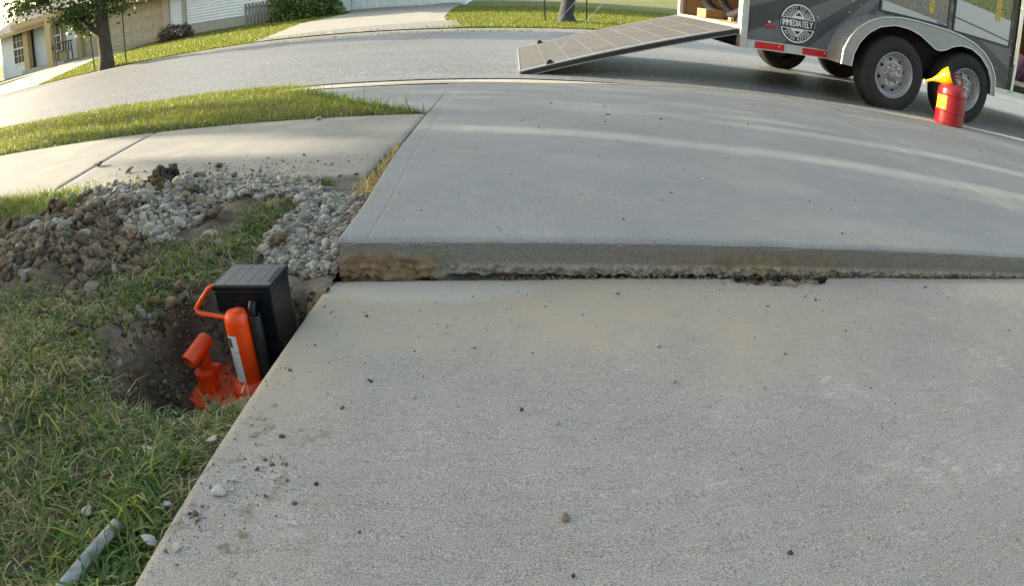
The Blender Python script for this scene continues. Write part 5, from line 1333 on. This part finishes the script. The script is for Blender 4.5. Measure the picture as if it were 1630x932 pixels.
# ------------------------------------------------------------------ trees
LEAFG = [(0.024, 0.052, 0.013), (0.034, 0.068, 0.017), (0.050, 0.090, 0.022), (0.09, 0.13, 0.032)]
def shadow_xy(P):
    L_ = P[:, 2] / math.tan(SUN_EL); return P[:, 0] + SUN_DX * L_, P[:, 1] + SUN_DY * L_
def tree(name, label, base, trunk, limbs, crown_pts, size, cols=LEAFG, w=None, up=0.3, filt=None, bk='bark'):
    t_ = thing(name, label, 'tree', base)
    off = -Vector(base)
    m = MB().tube(trunk[0], trunk[1], 18)
    tk = m.build('trunk', M[bk], t_, smooth=True); tk.location = off
    for pts, rad in limbs:
        b_ = MB().tube(pts, rad, 8).build('limb', M['bark'], t_, smooth=True); b_.location = off
    P = crown_pts
    if filt is not None: P = P[filt(P)]
    c = leaves('crown', P, size * rng.uniform(0.7, 1.3, len(P)), mixcol(len(P), cols, 0.2, w), M['leaf'], t_, up); c.location = off
    return t_
def clumps(centres, per, sig):
    c = np.repeat(np.array(centres, float), per, 0); return c + rng.normal(0, 1, c.shape) * np.array(sig)
# tree by the far kerb, low crown hanging into the picture
tz = float(z_lawn(-10.9, 14.15))
cc = []
for i in range(150):
    a = rng.uniform(0, 2 * PI); r = math.sqrt(rng.uniform(0, 1)) * 2.3; cc.append((-11.4 + r * math.cos(a), 14.4 + 0.7 * r * math.sin(a), tz + 2.55 + rng.uniform(0, 2.4) * (1 - (r / 2.6) ** 2) + 0.1 * r))
for cx_, cz_, k_ in ((-13.7, 2.42, 7), (-13.1, 2.42, 7), (-11.9, 1.62, 8), (-11.65, 1.40, 6), (-11.35, 1.75, 8), (-10.35, 1.72, 6), (-12.2, 1.95, 6), (-10.05, 1.62, 4), (-14.3, 2.4, 9)):
    for q in range(k_): cc.append((cx_ + rng.normal(0, 0.25), 14.0 + rng.normal(0, 0.2), tz + cz_ + rng.normal(0, 0.10)))
trunk = ([(-10.95, 14.15, tz - 0.1), (-10.93, 14.15, tz + 0.06), (-10.92, 14.16, tz + 0.35), (-10.96, 14.17, tz + 1.0), (-11.02, 14.2, tz + 1.8), (-11.1, 14.3, tz + 3.2), (-11.2, 14.3, tz + 4.6)], [0.30, 0.25, 0.205, 0.19, 0.18, 0.14, 0.05])
limbs = [([(-10.98, 14.15, tz + 0.95), (-11.18, 14.1, tz + 1.10), (-11.45, 14.05, tz + 1.35), (-11.8, 14.0, tz + 1.75)], [0.10, 0.085, 0.06, 0.03])]
for i in range(7):
    a = i * 0.9; limbs.append(([(-11.05, 14.2, tz + 2.0 + 0.2 * i), (-11.1 + 0.9 * math.cos(a), 14.25 + 0.7 * math.sin(a), tz + 2.6 + 0.25 * i), (-11.2 + 1.8 * math.cos(a), 14.3 + 1.2 * math.sin(a), tz + 2.9 + 0.2 * i)], [0.08, 0.05, 0.015]))
tree('shade_tree', 'broad leafed tree with thick trunk by the far kerb, before the tan garage', (-10.95, 14.15, tz), trunk, limbs, clumps(cc, 42, (0.20, 0.20, 0.13)), 0.125)
# second trunk beyond the ramp, crown above the picture
tz2 = float(z_lawn(1.43, 16.2))
cc = [(1.5 + rng.normal(0, 0.8), 16.3 + rng.normal(0, 0.8), tz2 + 3.4 + rng.uniform(0, 2.2)) for i in range(60)]
tree('lawn_tree', 'dark tree trunk on the sunlit lawn beyond the trailer ramp', (1.43, 16.2, tz2),
     ([(1.40, 16.2, tz2 - 0.08), (1.42, 16.2, tz2 + 0.05), (1.40, 16.2, tz2 + 0.2), (1.47, 16.2, tz2 + 0.7), (1.55, 16.22, tz2 + 1.6), (1.50, 16.3, tz2 + 3.4)], [0.30, 0.25, 0.20, 0.175, 0.14, 0.05]),
     [([(1.55, 16.2, tz2 + 1.8), (1.9, 16.0, tz2 + 2.6), (2.2, 16.0, tz2 + 3.4)], [0.06, 0.04, 0.012]), ([(1.55, 16.2, tz2 + 1.9), (1.1, 16.4, tz2 + 2.8), (0.9, 16.4, tz2 + 3.6)], [0.06, 0.04, 0.012])],
     clumps(cc, 30, (0.22, 0.22, 0.16)), 0.10, bk='greybark')
def stake_(x, y, h, label, lean=0.0):
    z = float(z_lawn(x, y)); s = thing('tree_stake', label, 'stake', (x, y, z), 'iron stakes beside the trees')
    MB().box(-0.018, 0.018, -0.004, 0.004, -0.1, h).box(-0.003, 0.003, 0.004, 0.022, -0.1, h - 0.001).build('post', M['stake'], s)
    for q in range(6): MB().box(-0.024, -0.0182, -0.005, 0.005, 0.2 + q * 0.15, 0.225 + q * 0.15).build('stud', M['stake'], s)
    s.rotation_euler = (0, lean, 0)
stake_(-11.35, 14.12, 1.05, 'dark metal stake left of the thick tree trunk', -0.06)
stake_(-10.30, 14.25, 1.45, 'dark metal stake right of the thick tree trunk', 0.0)
stake_(0.85, 16.1, 1.2, 'dark metal stake left of the trunk beyond the ramp', -0.05)
stake_(1.93, 16.1, 1.2, 'dark metal stake right of the trunk beyond the ramp', -0.02)
# sunlit sprig on the first stake
sp = leaves('tree_sprout', clumps([(-11.42, 14.05, tz + 1.0), (-11.36, 14.05, tz + 1.12), (-11.5, 14.05, tz + 1.1)], 22, (0.1, 0.06, 0.08)), rng.uniform(0.06, 0.11, 66), mixcol(66, [(0.22, 0.26, 0.05), (0.16, 0.22, 0.05)], 0.15), M['leaf'])
tag(sp, 'bright yellow green sprout of leaves at the left stake top', 'leaves', None, 'stuff')

# unseen trees up the street to the left, set and cut to shade the drive
LIGHT = lambda x, s: ((x < -1.15 + 0.25 * np.sin(s * 7)) & (s > 1.02) & ~((s > 2.42 + 0.06 * np.sin(x * 5)) & (s < 3.0 + 0.08 * np.sin(x * 3.3)))) & ~((s > 2.03) & (s < 2.27) & (x < -0.5) & (x > -2.7 + 0.5 * np.sin(s * 23))) | ((np.abs(s - 2.20) < 0.05) & (x > -0.45) & (x < 2.7)) | ((np.abs(s - 2.02) < 0.024) & (x < 2.2) & (x > -0.6)) | ((np.abs(s - 2.84) < 0.05) & (x > 1.0) & (x < 4.5)) | ((s > 1.62) & (s < 1.92) & (x < -0.5)) | (s > np.interp(x, [0.2, 1.2], [4.02, 4.75]))
def keep_shade(P):  # drops leaves whose shadow would cover the wanted light streaks
    x, y = shadow_xy(P); s = -SUN_DY * x + SUN_DX * y
    return ~LIGHT(x, s)
cc = []
while len(cc) < 470:
    p = rng.uniform(-1, 1, 3)
    if np.linalg.norm(p) < 1: cc.append((-15.0 + 3.4 * p[0], 4.9 + 4.8 * p[1], 6.2 + 3.4 * p[2]))
tree('unseen_street_tree', 'unseen roadside tree with its crown cut to shade and streak the drive', (-15.0, 4.2, 0.0),
     ([(-15, 4.2, -0.1), (-15, 4.2, 0.1), (-15, 4.2, 0.5), (-15.05, 4.2, 2.4), (-15.0, 4.3, 4.5), (-15.0, 4.3, 8.2)], [0.34, 0.27, 0.22, 0.19, 0.14, 0.04]),
     [([(-15.0, 4.25, 2.6 + 0.3 * i), (-15 + 1.4 * math.cos(i * 1.1), 4.3 + 1.6 * math.sin(i * 1.1), 3.9 + 0.4 * i), (-15 + 2.6 * math.cos(i * 1.1), 4.3 + 3.2 * math.sin(i * 1.1), 4.9 + 0.4 * i)], [0.09, 0.06, 0.02]) for i in range(9)],
     clumps(cc, 95, (0.34, 0.34, 0.26)), 0.15, filt=keep_shade)
n = 26000
h_ = rng.uniform(0.1, 8.2, n); a = rng.uniform(0, 2 * PI, n); r_ = 1.12 * np.clip((9.3 - h_) / 3.2, 0, 1) ** 0.6 * np.sqrt(rng.uniform(0.15, 1, n))
P = np.stack([-13.0 + r_ * np.cos(a), 3.55 + r_ * np.sin(a), h_], 1)
tree('added_evergreen', 'unseen columnar evergreen added to shade the near drive', (-13.0, 3.55, 0.0), ([(-13, 3.55, -0.1), (-13, 3.55, 3), (-13, 3.55, 8.0)], [0.14, 0.10, 0.03]), [], P, 0.16, [(0.03, 0.06, 0.022), (0.045, 0.08, 0.03)])  # added out of view to keep sun off the near ground

# ------------------------------------------------------------------ houses across the road
def clap(name, x0, x1, z0, z1, y, par, mat, h=0.125, slope0=0.0):
    m = MB(); z = z0
    while z < z1 - 0.01:
        zt = min(z + h, z1); zb = z + 0.022; m.add([(x0, y - 0.034, zb), (x1, y - 0.034, zb), (x1, y - 0.010, zt), (x0, y - 0.010, zt), (x0, y + 0.03, zb), (x1, y + 0.03, zb), (x0, y + 0.03, z - 0.004), (x1, y + 0.03, z - 0.004), (x0, y - 0.010, z), (x1, y - 0.010, z)], [(0, 1, 2, 3), (4, 5, 1, 0), (6, 7, 5, 4), (8, 9, 7, 6)]); z += h
    return m.build(name, mat, par)
def window(x0, x1, z0, z1, y, par, cols, rows, name='window'):
    w = MB().box(x0, x1, y - 0.005, y + 0.02, z0, z1).build(name, M['glass'], par); f = 0.07
    for a, b, c, d in ((x0 - f, x0, z0 - f, z1 + f), (x1, x1 + f, z0 - f, z1 + f), (x0, x1, z1, z1 + f), (x0, x1, z0 - f, z0)): MB().box(a, b, y - 0.05, y + 0.02, c, d).build('frame', M['white'], w)
    MB().box(x0, x1, y - 0.035, y - 0.006, (z0 + z1) / 2 - 0.035, (z0 + z1) / 2 + 0.035).build('meeting_rail', M['white'], w)
    for i in range(1, cols): x = x0 + (x1 - x0) * i / cols; MB().box(x - 0.010, x + 0.010, y - 0.022, y - 0.0055, z0, z1).build('muntin', M['white'], w)
    for i in range(1, rows):
        z = z0 + (z1 - z0) * i / rows
        if abs(z - (z0 + z1) / 2) > 0.06: MB().box(x0, x1, y - 0.020, y - 0.006, z - 0.010, z + 0.010).build('muntin', M['white'], w)
    return w
def garage(x0, x1, zb0, zb1, zt, y, par, mat, cols, rows):
    d = MB().add([(x0, y, zb0), (x1, y, zb1), (x1, y, zt), (x0, y, zt), (x0, y + 0.05, zb0), (x1, y + 0.05, zb1), (x1, y + 0.05, zt), (x0, y + 0.05, zt)], [(0, 1, 2, 3), (7, 6, 5, 4), (0, 3, 7, 4), (1, 5, 6, 2), (3, 2, 6, 7), (0, 4, 5, 1)]).build('garage_door', mat, par)
    rh = (zt - (zb0 + zb1) / 2) / rows; cw = (x1 - x0) / cols
    for r in range(rows):
        zz = zt - (r + 1) * rh
        if r: MB().box(x0, x1, y - 0.004, y - 0.0005, zz + rh - 0.010, zz + rh + 0.004).build('section_joint', M['shadowgap'], d)
        for c in range(cols):
            xa = x0 + c * cw + 0.07; xb = x0 + (c + 1) * cw - 0.07; za = zz + 0.09; zb = zz + rh - 0.09
            MB().add([(xa, y - 0.001, za), (xb, y - 0.001, za), (xb, y - 0.001, zb), (xa, y - 0.001, zb), (xa + 0.035, y - 0.030, za + 0.035), (xb - 0.035, y - 0.030, za + 0.035), (xb - 0.035, y - 0.030, zb - 0.035), (xa + 0.035, y - 0.030, zb - 0.035)],
                     [(0, 1, 5, 4), (1, 2, 6, 5), (2, 3, 7, 6), (3, 0, 4, 7), (4, 5, 6, 7)]).build('panel', mat, d)
    return d
M['shadowgap'] = plain('door_joint', (0.16, 0.13, 0.09), 0.8)
h1 = thing('white_house', 'white sided house with tan columns, porch and tan garage door', 'house', (-20.5, 24.0, 0.9))
HO = -Vector((-20.5, 24.0, 0.9))
def shift_children(h, off):
    for c in h.children: c.location = c.location + off
clap('siding', -25.9, -23.55, 0.60, 3.20, 24.0, h1, M['siding'])
clap('siding', -23.50, -22.40, 0.70, 3.25, 24.25, h1, M['siding'])
clap('siding', -20.95, -20.25, 0.70, 3.35, 24.0, h1, M['siding'])
MB().box(-25.9, -14.5, 24.02, 24.2, 0.4, 0.59).build('foundation', M['found'], h1)
MB().box(-25.88, -25.7, 24.03, 30.5, 0.5, 3.2).build('side_wall', M['siding'], h1)
MB().box(-22.39, -20.96, 24.40, 24.6, 0.7, 3.3).build('porch_wall', M['tan'], h1)
MB().box(-25.9, -14.5, 25.3, 30.5, 0.4, 3.1).build('wall', M['siding'], h1)
window(-24.83, -24.03, 1.48, 2.98, 23.97, h1, 3, 4)
window(-22.30, -21.66, 1.62, 3.12, 24.36, h1, 2, 4)
MB().box(-21.45, -21.02, 24.33, 24.39, 1.05, 3.05).build('shutter', M['found'], h1)
for x, y in ((-23.66, 23.85), (-21.18, 23.0)):
    zc = float(z_lawn(x, y)); MB().hexa([(x - 0.20, y - 0.16, zc - 0.1), (x + 0.20, y - 0.16, zc - 0.1), (x + 0.20, y + 0.16, zc - 0.1), (x - 0.20, y + 0.16, zc - 0.1)], [(x - 0.17, y - 0.15, 3.12), (x + 0.17, y - 0.15, 3.12), (x + 0.17, y + 0.15, 3.12), (x - 0.17, y + 0.15, 3.12)]).build('porch_column', M['tan'], h1)
MB().box(-23.95, -20.1, 23.0, 23.3, 3.12, 3.40).build('porch_beam', M['tan'], h1)
MB().box(-23.3, -20.3, 22.9, 25.0, 0.6, 1.02).build('porch_floor', M['found'], h1)
MB().box(-20.24, -19.93, 23.9, 24.2, 0.6, 3.4).build('garage_jamb', M['tan'], h1)
MB().box(-15.04, -14.72, 23.9, 24.2, 0.7, 3.4).build('garage_jamb', M['tandoor'], h1)
MB().box(-19.92, -15.05, 23.9, 24.2, 3.16, 3.5).build('garage_header', M['tandoor'], h1)
garage(-19.93, -15.05, 0.96, 1.07, 3.16, 24.1, h1, M['tandoor'], 8, 4)
clap('siding', -14.71, -14.08, 1.0, 3.4, 24.0, h1, M['siding'])
MB().box(-14.07, -13.86, 23.95, 24.2, 0.9, 3.5).build('corner_board', M['found'], h1)
MB().add([(-26.5, 23.3, 3.05), (-13.7, 23.3, 3.05), (-17.0, 28.2, 5.9), (-22.6, 28.2, 5.9), (-26.5, 31.0, 3.05), (-13.7, 31.0, 3.05)], [(0, 1, 2, 3), (0, 3, 4), (1, 5, 2), (3, 2, 5, 4), (0, 4, 5, 1)]).build('roof', M['roof'], h1)
MB().box(-26.5, -13.7, 23.27, 23.30, 2.92, 3.10).build('fascia', M['tan'], h1)
MB().add([(-20.6, 22.7, 3.42), (-13.6, 22.7, 3.42), (-13.6, 27, 5.0), (-20.6, 27, 5.0), (-20.6, 27, 3.42), (-13.6, 27, 3.42)], [(0, 1, 2, 3), (0, 3, 4), (1, 5, 2), (0, 4, 5, 1)]).build('garage_roof', M['roof'], h1)
shift_children(h1, HO)
bn = thing('porch_bench', 'dark slatted bench on the porch of the white house', 'bench', (-20.85, 23.5, 1.02))
MB().box(-0.55, 0.55, -0.2, 0.2, 0.40, 0.44).build('seat', M['oldwood'], bn)
for i in range(6): MB().box(-0.5 + i * 0.18, -0.44 + i * 0.18, 0.17, 0.2, 0.445, 0.86).build('slat', M['iron'], bn)
MB().box(-0.55, 0.55, 0.165, 0.205, 0.861, 0.92).build('top_rail', M['iron'], bn)
for x in (-0.5, 0.46):
    for y in (-0.18, 0.15): MB().box(x, x + 0.04, y, y + 0.04, 0, 0.399).build('leg', M['iron'], bn)
lp = thing('porch_lantern', 'thin black garden lantern post with pale flowers before the porch', 'lantern', (-20.55, 22.6, float(z_lawn(-20.55, 22.6))))
MB().tube([(0, 0, 0), (0, 0, 0.85), (-0.05, 0, 1.0), (-0.15, 0, 1.02)], 0.018, 8).build('post', M['iron'], lp)
MB().lathe([(0.05, 0.78), (0.06, 0.9), (0.02, 0.95)], 10, Matrix.Translation((-0.16, 0, 0))).build('lamp_housing', M['iron'], lp)
def shrub(name, label, c, rad, n, size, cols, stem=True, cat='shrub'):
    z = float(z_lawn(c[0], c[1])); s = thing(name, label, cat, (c[0], c[1], z))
    p = rng.normal(0, 1, (n, 3)); p /= np.linalg.norm(p, axis=1)[:, None]; p *= (rng.uniform(0.3, 1, n) ** 0.4)[:, None]
    p *= (1 + 0.22 * fbm(p[:, 0] * 2.5 + c[0], p[:, 1] * 2.5, p[:, 2] * 2.5, 3, 5))[:, None]
    p = p * np.array(rad); p[:, 2] = np.abs(p[:, 2] + rad[2] * 0.45)
    leaves('foliage', p, size * rng.uniform(0.7, 1.3, n), mixcol(n, cols, 0.22), M['leaf'], s)
    for i in range(6):
        a = i * 1.05; MB().tube([(0, 0, -0.05), (0.3 * rad[0] * math.cos(a), 0.3 * rad[1] * math.sin(a), rad[2] * 0.6), (0.6 * rad[0] * math.cos(a), 0.6 * rad[1] * math.sin(a), rad[2] * 1.1)], [0.03, 0.02, 0.008], 6).build('stem', M['bark'], s)
    return s
shrub('dark_shrub', 'low purple brown shrub at the corner of the tan garage', (-13.3, 22.0), (0.85, 0.6, 0.46), 2600, 0.075, [(0.045, 0.030, 0.026), (0.07, 0.055, 0.030), (0.085, 0.05, 0.04)])
shrub('leafy_bush', 'large bright green leafy bush beside the grey wooden fence', (-8.1, 23.3), (1.55, 0.9, 1.05), 6500, 0.12, [(0.045, 0.10, 0.022), (0.07, 0.14, 0.03), (0.11, 0.18, 0.04)])
shrub('green_shrub', 'dark green shrub at the far left corner of the white house', (-27.1, 23.6), (0.8, 0.7, 1.0), 2000, 0.12, LEAFG)
cc = [(-29.5 + rng.normal(0, 1.4), 29 + rng.normal(0, 1.2), 4.2 + rng.normal(0, 1.1)) for i in range(70)]
tree('leafy_tree', 'green tree behind the left end of the white house', (-29.5, 29, float(z_lawn(-29.5, 29))), ([(-29.5, 29, 0.8), (-29.5, 29, 2.5), (-29.4, 29, 5.5)], [0.22, 0.16, 0.04]), [], clumps(cc, 30, (0.3, 0.3, 0.25)), 0.16)
# second house
h2 = thing('pale_house', 'pale sided house wall with concrete footing behind the weathered fence', 'house', (-11.5, 24.0, 1.1))
clap('siding', -13.84, -9.3, 1.50, 4.2, 24.0, h2, M['siding'])
MB().box(-13.85, -9.3, 23.985, 24.2, 0.7, 1.499).build('footing', M['found'], h2)
MB().box(-13.8, -2.0, 26.3, 31, 0.8, 4.0).build('wall', M['siding'], h2)
MB().box(-9.29, -9.15, 24.0, 26.3, 0.8, 4.2).build('return_wall', M['siding'], h2)
MB().box(-9.1, -6.95, 26.05, 26.25, 0.8, 4.0).build('garage_side_wall', M['siding'], h2)
garage(-6.9, -2.1, 1.20, 1.46, 3.5, 26.2, h2, M['siding'], 8, 4)
MB().add([(-14.2, 23.4, 4.1), (-1.6, 23.4, 4.1), (-1.6, 28, 6.4), (-14.2, 28, 6.4), (-14.2, 32, 4.1), (-1.6, 32, 4.1)], [(0, 1, 2, 3), (3, 2, 5, 4), (0, 3, 4), (1, 5, 2), (0, 4, 5, 1)]).build('roof', M['roof'], h2)
shift_children(h2, -Vector((-11.5, 24.0, 1.1)))
fe = thing('wooden_fence', 'short weathered grey board fence between pale house and leafy bush', 'fence', (-10.2, 23.7, 1.05))
for i in range(9):
    x = -0.68 + i * 0.16; hh = 0.93 + random.uniform(-0.02, 0.03)
    MB().box(x, x + 0.105, -0.012, 0.012, -0.05, hh).build('board', M['oldwood'], fe, bevel=0.004)
for z in (0.2, 0.72): MB().box(-0.7, 0.76, 0.0125, 0.06, z, z + 0.08).build('rail', M['oldwood'], fe)

# unseen house behind the camera at the drive's head, added to block sky fill
h3 = thing('unseen_house', 'unseen house at the head of the drive, added to block sky', 'house', (1.5, -7.0, 0.0))
MB().box(-8.0, 8.0, -6.0, 0.0, -0.4, 3.2).build('wall', M['taupe'], h3)
MB().add([(-8.6, 0.5, 3.0), (8.6, 0.5, 3.0), (8.6, -3.0, 5.6), (-8.6, -3.0, 5.6), (-8.6, -6.5, 3.0), (8.6, -6.5, 3.0)], [(0, 1, 2, 3), (3, 2, 5, 4), (0, 3, 4), (1, 5, 2), (0, 4, 5, 1)]).build('roof', M['roof'], h3)
garage(-2.4, 2.4, -0.1, -0.1, 2.2, 0.05, h3, M['taupe'], 8, 4)
